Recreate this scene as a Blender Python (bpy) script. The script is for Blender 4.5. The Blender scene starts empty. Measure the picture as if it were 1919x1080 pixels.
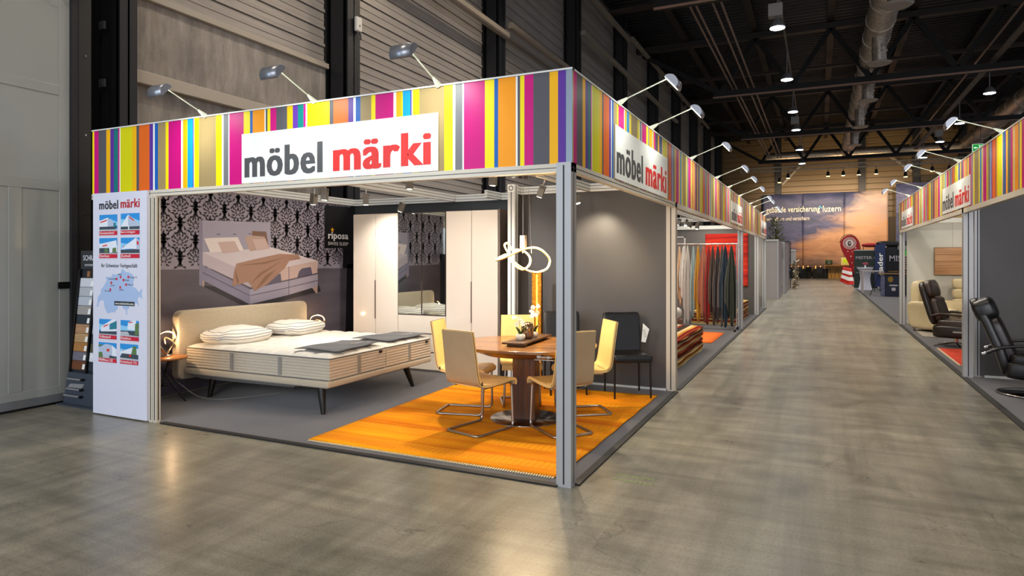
import bpy, math, random
from math import sin, cos, pi, radians, sqrt, atan2
from mathutils import Vector, Matrix
random.seed(7)
SC = bpy.context.scene
COL = SC.collection

# ------------------------------------------------------------------ camera, world, main lights, exposure
FPX, CXP, HORIZON = 1225.0, 960.0, 484.0
YAW = math.atan(577 / 1225.0)
cam_data = bpy.data.cameras.new('camera')
cam_data.sensor_width = 36.0
cam_data.lens = 36.0 * FPX / 1919.0
cam_data.shift_y = -(540 - HORIZON) / 1919.0
cam_data.clip_end = 300
cam = bpy.data.objects.new('camera', cam_data)
COL.objects.link(cam)
cam.location = (1.5617, -4.2912, 1.6)
cam.rotation_euler = (pi / 2, 0, YAW)
SC.camera = cam

world = bpy.data.worlds.new('hall_ambient')
SC.world = world
world.use_nodes = True
wbg = world.node_tree.nodes['Background']
wbg.inputs['Color'].default_value = (0.80, 0.86, 1.0, 1)
wbg.inputs['Strength'].default_value = 0.80

SC.view_settings.view_transform = 'Standard'
SC.view_settings.look = 'None'
SC.view_settings.gamma = 1.0
SC.view_settings.use_curve_mapping = False
SC.view_settings.exposure = 0.13

def light(name, typ, loc, aim=None, power=100, color=(1, 1, 1), parent=None, **kw):
    d = bpy.data.lights.new(name, typ)
    d.energy = power
    d.color = color
    for k, v in kw.items():
        setattr(d, k, v)
    o = bpy.data.objects.new(name, d)
    COL.objects.link(o)
    o.location = loc
    if aim is not None:
        dr = Vector(aim) - Vector(loc)
        o.rotation_euler = dr.to_track_quat('-Z', 'Y').to_euler()
    if parent is not None:
        o.parent = parent
    return o

# assumed daylight: area lights added out of view, behind and left of the camera
light('assumed_daylight_left', 'AREA', (-5.6, -6.5, 2.6), aim=(-4.0, 0.0, 0.6), power=230, color=(0.66, 0.82, 1.0),
      shape='RECTANGLE', size=4.0, size_y=4.0)
light('assumed_daylight_rear', 'AREA', (3.0, -15.0, 4.5), aim=(0.0, 4.0, 1.6), power=900, color=(0.96, 0.97, 1.0),
      shape='RECTANGLE', size=9.0, size_y=5.0)

# ------------------------------------------------------------------ materials
def lin(h):
    if isinstance(h, str):
        h = h.lstrip('#')
        c = [int(h[i:i + 2], 16) / 255 for i in (0, 2, 4)]
        return tuple(x / 12.92 if x <= 0.04045 else ((x + 0.055) / 1.055) ** 2.4 for x in c) + (1,)
    return tuple(h) + (1,) if len(h) == 3 else tuple(h)

class N:
    """small wrapper for node trees"""
    def __init__(s, m):
        m.use_nodes = True
        s.t = m.node_tree
        s.p = s.t.nodes['Principled BSDF']
        s.out = s.t.nodes['Material Output']
    def n(s, typ, **kw):
        nd = s.t.nodes.new(typ)
        for k, v in kw.items():
            if k in nd.inputs.keys():
                nd.inputs[k].default_value = v
            else:
                setattr(nd, k, v)
        return nd
    def l(s, a, b):
        s.t.links.new(a, b)
    def coord(s, scale=(1, 1, 1), rot=(0, 0, 0), kind='Object', loc=(0, 0, 0)):
        tc = s.n('ShaderNodeTexCoord')
        mp = s.n('ShaderNodeMapping')
        mp.inputs['Scale'].default_value = scale
        mp.inputs['Rotation'].default_value = rot
        mp.inputs['Location'].default_value = loc
        s.l(tc.outputs[kind], mp.inputs['Vector'])
        return mp.outputs['Vector']
    def ramp(s, fac, stops, interp='LINEAR'):
        r = s.n('ShaderNodeValToRGB')
        r.color_ramp.interpolation = interp
        while len(r.color_ramp.elements) < len(stops):
            r.color_ramp.elements.new(0.5)
        for e, (p, c) in zip(r.color_ramp.elements, stops):
            e.position = p
            e.color = lin(c)
        s.l(fac, r.inputs['Fac'])
        return r.outputs['Color']
    def noise(s, vec, scale, detail=4, rough=0.55, dist=0.0):
        nz = s.n('ShaderNodeTexNoise')
        nz.inputs['Scale'].default_value = scale
        nz.inputs['Detail'].default_value = detail
        nz.inputs['Roughness'].default_value = rough
        nz.inputs['Distortion'].default_value = dist
        s.l(vec, nz.inputs['Vector'])
        return nz.outputs['Fac']
    def mixc(s, fac, a, b, mode='MIX'):
        m = s.n('ShaderNodeMix', data_type='RGBA', blend_type=mode)
        for i, v in ((0, fac), (6, a), (7, b)):
            if hasattr(v, 'is_output'):
                s.l(v, m.inputs[i])
            else:
                m.inputs[i].default_value = v if i == 0 else lin(v)
        return m.outputs[2]
    def math(s, op, a, b=0.0, clamp=False):
        m = s.n('ShaderNodeMath', operation=op, use_clamp=clamp)
        for i, v in enumerate((a, b)):
            if hasattr(v, 'is_output'):
                s.l(v, m.inputs[i])
            else:
                m.inputs[i].default_value = v
        return m.outputs[0]
    def bump(s, h, strength=0.2, dist=0.01):
        b = s.n('ShaderNodeBump')
        b.inputs['Strength'].default_value = strength
        b.inputs['Distance'].default_value = dist
        s.l(h, b.inputs['Height'])
        s.l(b.outputs['Normal'], s.p.inputs['Normal'])

MATS = {}
def mat(name, color='#808080', rough=0.5, metal=0.0, spec=0.5, emit=None, es=0.0, noise=0.0, nscale=20.0,
        bump=0.0, coat=0.0, trans=0.0, sheen=0.0, stretch=(1, 1, 1)):
    if name in MATS:
        return MATS[name]
    m = bpy.data.materials.new(name)
    g = N(m)
    p = g.p
    p.inputs['Base Color'].default_value = lin(color)
    p.inputs['Roughness'].default_value = rough
    p.inputs['Metallic'].default_value = metal
    p.inputs['Specular IOR Level'].default_value = spec
    p.inputs['Coat Weight'].default_value = coat
    p.inputs['Coat Roughness'].default_value = 0.05
    p.inputs['Transmission Weight'].default_value = trans
    p.inputs['Sheen Weight'].default_value = sheen
    if emit:
        p.inputs['Emission Color'].default_value = lin(emit)
        p.inputs['Emission Strength'].default_value = es
    if noise > 0 or bump > 0:
        v = g.coord(stretch)
        f = g.noise(v, nscale)
        if noise > 0:
            c = lin(color)
            lo = tuple(max(0, x * (1 - noise)) for x in c[:3])
            hi = tuple(min(1, x * (1 + noise)) for x in c[:3])
            g.l(g.ramp(f, [(0.3, lo), (0.7, hi)]), p.inputs['Base Color'])
        if bump > 0:
            g.bump(f, bump, 0.01)
    MATS[name] = m
    return m

def wood(name, c1, c2, c3, rough=0.4, scale=3.0, axis='x', coat=0.0):
    if name in MATS:
        return MATS[name]
    m = bpy.data.materials.new(name)
    g = N(m)
    st = {'x': (0.35, 4.5, 4.5), 'y': (4.5, 0.35, 4.5), 'z': (4.5, 4.5, 0.35)}[axis]
    v = g.coord(st)
    f = g.noise(v, scale * 2.2, 6, 0.6, 0.35)
    f2 = g.noise(v, scale * 12, 3, 0.6, 0.1)
    col = g.ramp(f, [(0.30, c1), (0.50, c2), (0.70, c3)])
    col = g.mixc(g.math('MULTIPLY', f2, 0.35), col, c1, 'MULTIPLY')
    g.l(col, g.p.inputs['Base Color'])
    g.p.inputs['Roughness'].default_value = rough
    g.p.inputs['Coat Weight'].default_value = coat
    g.bump(f2, 0.08, 0.004)
    MATS[name] = m
    return m

def fabric(name, c, c2, scale=260, rough=0.9, bump=0.35, big=0.0):
    if name in MATS:
        return MATS[name]
    m = bpy.data.materials.new(name)
    g = N(m)
    v = g.coord((1, 1, 1))
    f = g.noise(v, scale, 2, 0.7)
    g.l(g.ramp(f, [(0.35, c), (0.65, c2)]), g.p.inputs['Base Color'])
    g.p.inputs['Roughness'].default_value = rough
    g.p.inputs['Sheen Weight'].default_value = 0.25
    g.p.inputs['Specular IOR Level'].default_value = 0.2
    g.bump(f, bump, 0.004)
    MATS[name] = m
    return m

# ------------------------------------------------------------------ mesh builder
class MB:
    def __init__(s):
        s.v = []; s.f = []; s.m = []; s.sm = []
    def add(s, vs, fs, m=0, smooth=False):
        b = len(s.v)
        s.v.extend([tuple(x) for x in vs])
        for f in fs:
            s.f.append(tuple(b + i for i in f)); s.m.append(m); s.sm.append(smooth)
        return s
    def box(s, a, b, m=0, M=None):
        x0, y0, z0 = [min(p, q) for p, q in zip(a, b)]
        x1, y1, z1 = [max(p, q) for p, q in zip(a, b)]
        vs = [(x0, y0, z0), (x1, y0, z0), (x1, y1, z0), (x0, y1, z0), (x0, y0, z1), (x1, y0, z1), (x1, y1, z1), (x0, y1, z1)]
        if M is not None:
            vs = [M @ Vector(v) for v in vs]
        return s.add(vs, [(3, 2, 1, 0), (4, 5, 6, 7), (0, 1, 5, 4), (1, 2, 6, 5), (2, 3, 7, 6), (3, 0, 4, 7)], m)
    def cbox(s, c, d, m=0, M=None):
        return s.box([c[i] - d[i] / 2 for i in range(3)], [c[i] + d[i] / 2 for i in range(3)], m, M)
    def beam(s, p0, p1, w, h, m=0, up=(0, 0, 1)):
        p0 = Vector(p0); p1 = Vector(p1)
        d = (p1 - p0)
        L = d.length
        z = d.normalized()
        u = Vector(up)
        if abs(z.dot(u)) > 0.99:
            u = Vector((1, 0, 0))
        x = u.cross(z).normalized(); y = z.cross(x)
        M = Matrix((x, y, z)).transposed().to_4x4(); M.translation = p0
        return s.box((-w / 2, -h / 2, 0), (w / 2, h / 2, L), m, M)
    def cyl(s, p0, p1, r, n=12, m=0, r2=None, cap=True, smooth=True):
        p0 = Vector(p0); p1 = Vector(p1)
        r2 = r if r2 is None else r2
        z = (p1 - p0).normalized()
        u = Vector((0, 0, 1)) if abs(z.z) < 0.95 else Vector((1, 0, 0))
        x = u.cross(z).normalized(); y = z.cross(x)
        vs = []
        for p, rr in ((p0, r), (p1, r2)):
            for i in range(n):
                a = 2 * pi * i / n
                vs.append(p + x * cos(a) * rr + y * sin(a) * rr)
        s.add(vs, [(i, (i + 1) % n, n + (i + 1) % n, n + i) for i in range(n)], m, smooth)
        if cap:
            s.add(vs, [tuple(range(n - 1, -1, -1)), tuple(range(n, 2 * n))], m)
        return s
    def tube(s, pts, r, n=8, m=0, closed=False, w=None):
        """round tube; with w = a flat band of half sizes r x w"""
        P = [Vector(p) for p in pts]
        k = len(P)
        vs = []
        up = None
        for i in range(k):
            a = P[(i - 1) % k] if (closed or i > 0) else P[i]
            b = P[(i + 1) % k] if (closed or i < k - 1) else P[i]
            t = (b - a).normalized()
            if up is None:
                u = Vector((0, 0, 1)) if abs(t.z) < 0.9 else Vector((1, 0, 0))
                up = (u - t * u.dot(t)).normalized()
            else:
                up = (up - t * up.dot(t))
                if up.length < 1e-4:
                    up = Vector((1, 0, 0))
                up.normalize()
            sd = t.cross(up)
            for j in range(n):
                an = 2 * pi * j / n
                vs.append(P[i] + up * cos(an) * r + sd * sin(an) * (w or r))
        fs = []
        for i in range(k if closed else k - 1):
            i2 = (i + 1) % k
            for j in range(n):
                j2 = (j + 1) % n
                fs.append((i * n + j, i * n + j2, i2 * n + j2, i2 * n + j))
        s.add(vs, fs, m, True)
        if not closed:
            s.add(vs[:n], [tuple(range(n - 1, -1, -1))], m)
            s.add(vs[-n:], [tuple(range(n))], m)
        return s
    def lathe(s, prof, n=24, c=(0, 0, 0), m=0, smooth=True):
        vs = []
        for r, z in prof:
            for i in range(n):
                a = 2 * pi * i / n
                vs.append((c[0] + r * cos(a), c[1] + r * sin(a), c[2] + z))
        fs = []
        for k in range(len(prof) - 1):
            for i in range(n):
                fs.append((k * n + i, k * n + (i + 1) % n, (k + 1) * n + (i + 1) % n, (k + 1) * n + i))
        s.add(vs, fs, m, smooth)
        s.add(vs[:n], [tuple(range(n - 1, -1, -1))], m)
        s.add(vs[-n:], [tuple(range(n))], m)
        return s
    def prism(s, poly, o, xd, yd, nd, t, m=0):
        """polygon in a plane (o, xd, yd) extruded by t along nd"""
        o = Vector(o); xd = Vector(xd); yd = Vector(yd); nd = Vector(nd)
        k = len(poly)
        a = [o + xd * p[0] + yd * p[1] for p in poly]
        b = [p + nd * t for p in a]
        s.add(a + b, [tuple(range(k - 1, -1, -1)), tuple(range(k, 2 * k))] + [(i, (i + 1) % k, k + (i + 1) % k, k + i) for i in range(k)], m)
        return s
    def grid(s, fn, nu, nv, m=0, smooth=True, closeu=False):
        vs = [fn(i / (nu if closeu else nu - 1), j / (nv - 1)) for j in range(nv) for i in range(nu)]
        fs = []
        for j in range(nv - 1):
            for i in range(nu if closeu else nu - 1):
                i2 = (i + 1) % nu
                fs.append((j * nu + i, j * nu + i2, (j + 1) * nu + i2, (j + 1) * nu + i))
        return s.add(vs, fs, m, smooth)
    def pillow(s, c, d, e1=0.35, e2=0.35, n=28, k=14, m=0, M=None, fn=None):
        """superellipsoid, d = half sizes"""
        def sg(a, p):
            return math.copysign(abs(a) ** p, a)
        def f(u, v):
            th = -pi / 2 + pi * v; ph = 2 * pi * u
            x = sg(cos(th), e1) * sg(cos(ph), e2); y = sg(cos(th), e1) * sg(sin(ph), e2); z = sg(sin(th), e1)
            q = Vector((x * d[0], y * d[1], z * d[2]))
            if fn: q = fn(q)
            q = q + Vector(c)
            return M @ q if M is not None else q
        return s.grid(f, n, k, m, True, True)
    def build(s, name, mats, parent=None, loc=None, rot=None, bevel=0.0, seg=2, subd=0, solid=0.0, smooth=None):
        me = bpy.data.meshes.new(name)
        me.from_pydata(s.v, [], s.f)
        if not isinstance(mats, (list, tuple)):
            mats = [mats]
        for m_ in mats:
            me.materials.append(m_)
        me.polygons.foreach_set('material_index', s.m)
        sm = s.sm if smooth is None else [smooth] * len(s.f)
        me.polygons.foreach_set('use_smooth', sm)
        me.update()
        o = bpy.data.objects.new(name, me)
        COL.objects.link(o)
        if parent is not None:
            o.parent = parent
        if loc is not None: o.location = loc
        if rot is not None: o.rotation_euler = rot
        if solid:
            md = o.modifiers.new('solid', 'SOLIDIFY'); md.thickness = solid; md.offset = 0
        if bevel:
            md = o.modifiers.new('bevel', 'BEVEL'); md.width = bevel; md.segments = seg; md.limit_method = 'ANGLE'; md.angle_limit = radians(40)
            md.harden_normals = False
        if subd:
            md = o.modifiers.new('sub', 'SUBSURF'); md.levels = subd; md.render_levels = subd
        return o

def fillet(pts, r, n=5, closed=False):
    P = [Vector(p) for p in pts]
    out = []
    k = len(P)
    for i in range(k):
        if not closed and i in (0, k - 1):
            out.append(P[i]); continue
        a = P[i - 1]; b = P[i]; c = P[(i + 1) % k]
        d1 = (a - b); d2 = (c - b)
        ang = d1.angle(d2)
        t = min(r / max(math.tan(ang / 2), 1e-3), d1.length * 0.49, d2.length * 0.49)
        p = b + d1.normalized() * t; q = b + d2.normalized() * t
        for j in range(n + 1):
            w = j / n
            out.append(p * (1 - w) ** 2 + b * 2 * w * (1 - w) + q * w * w)
    return out

def spline(pts, n=8, closed=False):
    P = [Vector(p) for p in pts]; k = len(P); out = []
    rng = range(k) if closed else range(k - 1)
    for i in rng:
        g = lambda j: P[j % k] if closed else P[max(0, min(k - 1, j))]
        p0, p1, p2, p3 = g(i - 1), g(i), g(i + 1), g(i + 2)
        for j in range(n):
            t = j / n
            out.append(0.5 * ((2 * p1) + (-p0 + p2) * t + (2 * p0 - 5 * p1 + 4 * p2 - p3) * t * t + (-p0 + 3 * p1 - 3 * p2 + p3) * t ** 3))
    if not closed: out.append(P[-1])
    return out

def tag(o, label=None, cat=None, group=None, kind=None):
    if label: o['label'] = label
    if cat: o['category'] = cat
    if group: o['group'] = group
    if kind: o['kind'] = kind
    return o

def thing(name, label, cat, loc=(0, 0, 0), rz=0.0, group=None, kind=None):
    o = bpy.data.objects.new(name, None)
    o.empty_display_size = 0.1
    COL.objects.link(o)
    o.location = loc
    o.rotation_euler = (0, 0, rz)
    return tag(o, label, cat, group, kind)

def dup(root, loc=None, rz=None, label=None, group=None):
    def rec(o, par):
        c = o.copy()
        COL.objects.link(c)
        c.parent = par
        for ch in o.children:
            rec(ch, c)
        return c
    r = rec(root, None)
    if loc is not None: r.location = loc
    if rz is not None: r.rotation_euler = (0, 0, rz)
    if label: r['label'] = label
    if group: r['group'] = group
    return r

_tx = {}
def text(name, s, mat_, parent, o, xd, ud, w, h, bold=0.02, depth=0.001, keep=False):
    """lettering as a thin mesh lying on a plane: o = lower left corner, w x h = size of the inked box"""
    key = (s, bold)
    if key not in _tx:
        cu = bpy.data.curves.new('lettering', 'FONT')
        cu.body = s; cu.size = 1.0; cu.offset = min(bold, 0.012); cu.resolution_u = 3; cu.space_character = 1.0 + bold * 2.4
        ob = bpy.data.objects.new('lettering', cu)
        COL.objects.link(ob)
        dg = bpy.context.evaluated_depsgraph_get()
        me = bpy.data.meshes.new_from_object(ob.evaluated_get(dg))
        v0 = [tuple(v.co) for v in me.vertices]; f0 = [tuple(p.vertices) for p in me.polygons]
        vs, fs = [], []
        for i_ in ((-1, 0, 1) if bold > 0.025 else (0,)):
            o_ = len(vs); vs += [(v[0] + i_ * bold * 0.75, v[1], i_ * 0.0002) for v in v0]; fs += [tuple(o_ + j for j in f) for f in f0]
        bpy.data.objects.remove(ob); bpy.data.meshes.remove(me); bpy.data.curves.remove(cu)
        _tx[key] = (vs, fs)
    vs, fs = _tx[key]
    x0 = min(v[0] for v in vs); x1 = max(v[0] for v in vs); y0 = min(v[1] for v in vs); y1 = max(v[1] for v in vs)
    o = Vector(o); xd = Vector(xd); ud = Vector(ud); nd = xd.cross(ud)
    b = MB()
    b.add([o + xd * ((v[0] - x0) / (x1 - x0) * w) + ud * ((v[1] - y0) / (y1 - y0) * h) + nd * (depth + v[2]) for v in vs], fs)
    return b.build(name, mat_, parent)

# ================================================================== MATERIALS IN USE
WHITE = mat('white_aluminium', '#d9dbd8', 0.35, 0.0, noise=0.03, nscale=3)
ALU = mat('grey_aluminium', '#b2b2b2', 0.40, 0.3)
GROOVE = mat('groove_dark', '#2b2c2e', 0.6)
BLACKSTEEL = mat('black_painted_steel', '#0d0e12', 0.5, 0.0, 0.5, noise=0.15, nscale=2)
DARKROOF = mat('roof_steel_black', '#0b0908', 0.6, 0.0, 0.4)
CHROME = mat('chrome', '#c9c6c2', 0.16, 1.0)
SATIN = mat('satin_steel', '#b3aca3', 0.28, 1.0)
BLACK = mat('black_plastic', '#0c0c0d', 0.4)
WARMEM = mat('warm_led', '#fff2d8', 0.5, emit='#ffc87c', es=3.2)
COOLEM = mat('cool_led', '#ffffff', 0.5, emit='#eef6ff', es=22.0)
LAMPEM = mat('booth_led', '#ffffff', 0.5, emit='#f4ffe8', es=10.0)

def floor_mat():
    m = bpy.data.materials.new('polished_concrete'); g = N(m)
    v = g.coord((1, 1, 1))
    big = g.noise(v, 0.35, 5, 0.6, 0.4)
    mid = g.noise(v, 2.2, 8, 0.65, 0.8)
    vs = g.coord((0.25, 5.0, 1), (0, 0, radians(12)))
    streak = g.noise(vs, 1.6, 6, 0.65, 0.3)
    vs2 = g.coord((5.0, 0.22, 1), (0, 0, radians(4)))
    streak2 = g.noise(vs2, 1.3, 6, 0.65, 0.3)
    fine = g.noise(v, 60, 4, 0.7)
    c = g.ramp(big, [(0.3, '#8e8c82'), (0.5, '#a5a296'), (0.72, '#b9b6a8')])
    c = g.mixc(0.75, c, g.ramp(mid, [(0.30, '#a5a298'), (0.5, '#d0ccc0'), (0.72, '#f0ebdd')]), 'MULTIPLY')
    c = g.mixc(0.55, c, g.ramp(streak, [(0.34, '#b4b3ae'), (0.60, '#ffffff')]), 'MULTIPLY')
    c = g.mixc(0.5, c, g.ramp(streak2, [(0.36, '#b6b5b0'), (0.60, '#ffffff')]), 'MULTIPLY')
    c = g.mixc(0.35, c, g.ramp(fine, [(0.36, '#6d6a60'), (0.52, '#ffffff')]), 'MULTIPLY')
    # hairline cracks
    vo = g.n('ShaderNodeTexVoronoi', feature='DISTANCE_TO_EDGE')
    vo.inputs['Scale'].default_value = 0.55
    wv = g.n('ShaderNodeVectorMath', operation='ADD')
    nz = g.n('ShaderNodeTexNoise'); nz.inputs['Scale'].default_value = 3.0; nz.inputs['Detail'].default_value = 6
    g.l(v, nz.inputs['Vector'])
    sc = g.n('ShaderNodeVectorMath', operation='SCALE'); sc.inputs['Scale'].default_value = 0.5
    g.l(nz.outputs['Color'], sc.inputs[0]); g.l(v, wv.inputs[0]); g.l(sc.outputs[0], wv.inputs[1]); g.l(wv.outputs[0], vo.inputs['Vector'])
    crack = g.ramp(vo.outputs['Distance'], [(0.0, (0, 0, 0)), (0.004, (1, 1, 1))])
    gate = g.ramp(g.noise(v, 0.6, 2), [(0.50, (1, 1, 1)), (0.56, (0, 0, 0))])
    ck = g.mixc(1.0, crack, gate, 'LIGHTEN')
    c = g.mixc(0.45, c, ck, 'MULTIPLY')
    g.l(c, g.p.inputs['Base Color'])
    r = g.ramp(mid, [(0.3, (0.27, 0.27, 0.27)), (0.7, (0.42, 0.42, 0.42))])
    g.l(r, g.p.inputs['Roughness'])
    g.p.inputs['Specular IOR Level'].default_value = 0.55
    g.p.inputs['Coat Weight'].default_value = 0.25
    g.p.inputs['Coat Roughness'].default_value = 0.22
    g.bump(fine, 0.05, 0.004)
    return m
FLOOR = floor_mat()

# ================================================================== THE HALL
o = MB().box((-6.6, -22, -0.2), (32, 58.2, 0)).build('floor', FLOOR)
tag(o, kind='structure')

# ceiling: trapezoid roof deck, ridges along x
b = MB()
prof = []
y = -22.0
while y < 58:
    prof += [(y, 12.3), (y + 0.16, 12.3), (y + 0.2, 12.2), (y + 0.34, 12.2), (y + 0.38, 12.3)]
    y += 0.38
vs = [(-6.6, p[0], p[1]) for p in prof] + [(32, p[0], p[1]) for p in prof]
k = len(prof)
b.add(vs, [(i, i + 1, k + i + 1, k + i) for i in range(k - 1)])
b.box((-6.6, -22, 12.35), (32, 58.2, 12.5))
ceil = tag(b.build('ceiling', mat('roof_deck', '#0f0b09', 0.42, 0.3)), kind='structure')

SIDING = mat('wall_siding', '#9b958f', 0.40, 0.2, noise=0.10, nscale=3, stretch=(1, 0.25, 4))
CONC = None
def concrete():
    m = bpy.data.materials.new('cast_concrete'); g = N(m)
    v = g.coord((1, 1.6, 0.35)); v2 = g.coord((1, 1, 1))
    a = g.noise(v, 4.5, 7, 0.65, 0.3); c2 = g.noise(v2, 1.1, 5, 0.6); f = g.noise(v2, 70, 3, 0.6)
    c = g.ramp(a, [(0.32, '#86807a'), (0.55, '#9c958d'), (0.75, '#b4aca4')])
    c = g.mixc(0.5, c, g.ramp(c2, [(0.35, '#a9a6a3'), (0.6, '#ffffff')]), 'MULTIPLY')
    c = g.mixc(0.3, c, g.ramp(f, [(0.35, '#6c6c6c'), (0.5, '#ffffff')]), 'MULTIPLY')
    g.l(c, g.p.inputs['Base Color']); g.p.inputs['Roughness'].default_value = 0.75; g.bump(f, 0.15, 0.006)
    return m
CONC = concrete()
LEDGE = mat('ledge_painted', '#a89f92', 0.5)

wl = tag(MB().box((-6.8, -22, 0), (-6.56, 58.2, 12.3)).build('wall_left', mat('wall_behind', '#5c564f', 0.7)), kind='structure')
MB().box((-6.56, 1.0, 0), (-6.5, 4.94, 5.0)).build('concrete_slab', CONC, wl, bevel=0.008)
MB().box((-6.5, 1.0, 3.86), (-6.36, 4.94, 4.03)).build('ledge', LEDGE, wl, bevel=0.01)
MB().box((-6.5, 1.0, 5.0), (-6.42, 4.94, 5.09)).build('ledge', LEDGE, wl, bevel=0.005)
COLY = [5.11, 11.19, 17.28, 23.35, 29.45, 35.5, 41.5, 47.5, 53.5]
bays = [(1.0, 4.94, 5.1)] + [(COLY[i] + 0.17, COLY[i + 1] - 0.17, 2.3) for i in range(8)]
PH = 0.31
for bi, (y0, y1, z0) in enumerate(bays):
    L = y1 - y0
    pb = MB()
    pb.prism([(0, 0), (0.045, 0.0), (0.045, 0.05), (0.018, 0.07), (0.018, 0.15), (0.03, 0.16), (0.03, 0.19), (0.018, 0.2), (0.018, PH - 0.012), (0, PH - 0.012)],
             (0, 0, 0), (1, 0, 0), (0, 0, 1), (0, 1, 0), L)
    nz_ = int((12.2 - z0) / PH)
    if bi <= 4:
        first = pb.build('siding_plank', SIDING, wl, loc=(-6.56, y0, z0))
        for j in range(1, nz_):
            c = first.copy(); COL.objects.link(c); c.location = (-6.56, y0, z0 + j * PH)
    else:
        bb = MB()
        for j in range(nz_):
            bb.add([(v[0] - 6.56, v[1] + y0, v[2] + z0 + j * PH) for v in pb.v], pb.f)
        tag(bb.build('siding_planks_far', SIDING, wl), kind='stuff')
RAIL = mat('wall_rail', '#8f8578', 0.45, 0.2)
for y0, y1, z in [(5.6, 11.3, 7.4), (11.5, 17.2, 7.75), (11.4, 23.6, 11.0), (17.4, 34, 9.4), (24, 46, 11.2)]:
    MB().box((-6.0, y0, z), (-5.86, y1, z + 0.16)).box((-5.86, y0, z + 0.02), (-5.84, y1, z + 0.14)).build('wall_rail', RAIL, wl, bevel=0.006)

# steel columns
def hcol(name, xa, xb, yc, w, z1, mt):
    b = MB()
    b.box((xb - 0.025, yc - w / 2, 0), (xb, yc + w / 2, z1))
    b.box((xa, yc - w / 2, 0), (xa + 0.025, yc + w / 2, z1))
    b.box((xa, yc - 0.012, 0), (xb, yc + 0.012, z1))
    b.box((xa + 0.12, yc - w / 2 + 0.02, 0), (xb - 0.12, yc - w / 2 + 0.035, z1))
    return b.build(name, mt)
ords = ['second', 'third', 'fourth', 'fifth', 'sixth', 'seventh', 'eighth', 'ninth', 'tenth']
for i, yc in enumerate(COLY):
    o = hcol('steel_column', -6.52, -6.0, yc, 0.34, 12.2, BLACKSTEEL)
    tag(o, 'black steel wall column, %s from the grey gate along the left hall wall' % ords[i], 'column', 'steel columns along the left wall')
o = hcol('steel_column', -6.5, -6.0, 0.885, 0.22, 12.2, BLACKSTEEL)
tag(o, 'black steel wall column right beside the grey hall gate', 'column', 'steel columns along the left wall')
for z in (3.02, 3.72, 4.42, 5.12):
    q = MB().cbox((-6.3, 0.758, z), (0.10, 0.03, 0.10)).build('bolt_plate', mat('plate_grey', '#3d4046', 0.4), o, bevel=0.004)
    MB().cyl((-6.3, 0.735, z), (-6.3, 0.745, z), 0.018, 8).build('bolt', CHROME, q)
# sensor box on the second column
s = thing('wall_sensor', 'small white sensor box fixed on the second black column', 'sensor', (-5.98, 5.16, 5.8))
MB().cbox((0.035, 0, 0), (0.07, 0.15, 0.26)).build('housing', mat('sensor_white', '#c9c6c0', 0.45), s, bevel=0.02, seg=3)
MB().cyl((0.07, 0.0, -0.03), (0.078, 0.0, -0.03), 0.02, 10).build('lens', mat('sensor_lens', '#8f9296', 0.2), s)
MB().tube([(0.03, 0.05, -0.13), (0.05, 0.06, -0.2), (0.03, 0.07, -0.26)], 0.012, 6).build('cable', BLACK, s)

# hall gate on the left
GATE = mat('gate_grey', '#8f918c', 0.26, 0.0, 0.6, noise=0.03, nscale=1.2)
gate = MB().box((-6.08, -6.0, 0.11), (-6.012, 0.2, 8.5)).build('door_1', GATE)
tag(gate, kind='structure')
def gframe(y0, y1, z0, z1):
    b = MB()
    return b.box((-6.012, y0, z0), (-6.004, y1, z1))
for y0, y1, z0, z1 in [(0.09, 0.2, 0.11, 8.5), (-6, 0.09, 3.39, 3.50), (-6, 0.09, 2.34, 2.46), (-6, 0.09, 0.11, 0.2), (-6, 0.09, 4.5, 4.62), (-6, 0.09, 5.6, 5.72), (-0.41, -0.28, 0.2, 2.34), (-1.5, -1.37, 0.2, 2.34), (-6, 0.09, 6.7, 6.82)]:
    gframe(y0, y1, z0, z1).build('gate_rail', GATE, gate, bevel=0.008)
MB().box((-6.04, -6, 0.03), (-5.985, 0.2, 0.11)).build('kick_plate', mat('kick_steel', '#8b8d90', 0.3, 0.6), gate)
MB().box((-6.06, -6, 0.0), (-6.02, 0.2, 0.03)).build('rubber_seal', BLACK, gate)
MB().cbox((-5.998, 0.15, 1.30), (0.012, 0.16, 0.075)).build('lock_plate', BLACK, gate, bevel=0.004)
fr = MB().box((-6.1, 0.2, 0), (-5.97, 0.27, 8.5)).build('trim_1', mat('gate_track_black', '#101014', 0.7, noise=0.6, nscale=30))
tag(fr, kind='structure')
o = tag(MB().box((-6.25, 0.29, 0), (-6.0, 0.44, 12)).build('trim_2', mat('gate_post_brown', '#2c2a28', 0.5, 0.3), bevel=0.01), kind='structure')
for z in (1.2, 2.1, 3.0, 3.9, 4.8, 5.7):
    MB().cyl((-6.0, 0.37, z), (-5.99, 0.37, z), 0.012, 8).build('bolt', SATIN, o)
# brass hook rope at the top of the gate
o = MB().tube(spline([(-5.95, 0.1, 5.3), (-5.93, 0.02, 5.05), (-5.93, 0.0, 4.72), (-5.93, 0.1, 4.52), (-5.93, 0.22, 4.50), (-5.93, 0.31, 4.62), (-5.93, 0.30, 4.85), (-5.95, 0.22, 5.3)], 5), 0.012, 6).build('gate_cable', mat('brass_cable', '#8a7a55', 0.4, 0.7))
tag(o, 'looped brass coloured cable hanging at the top edge of the grey gate', 'cable')

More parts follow.
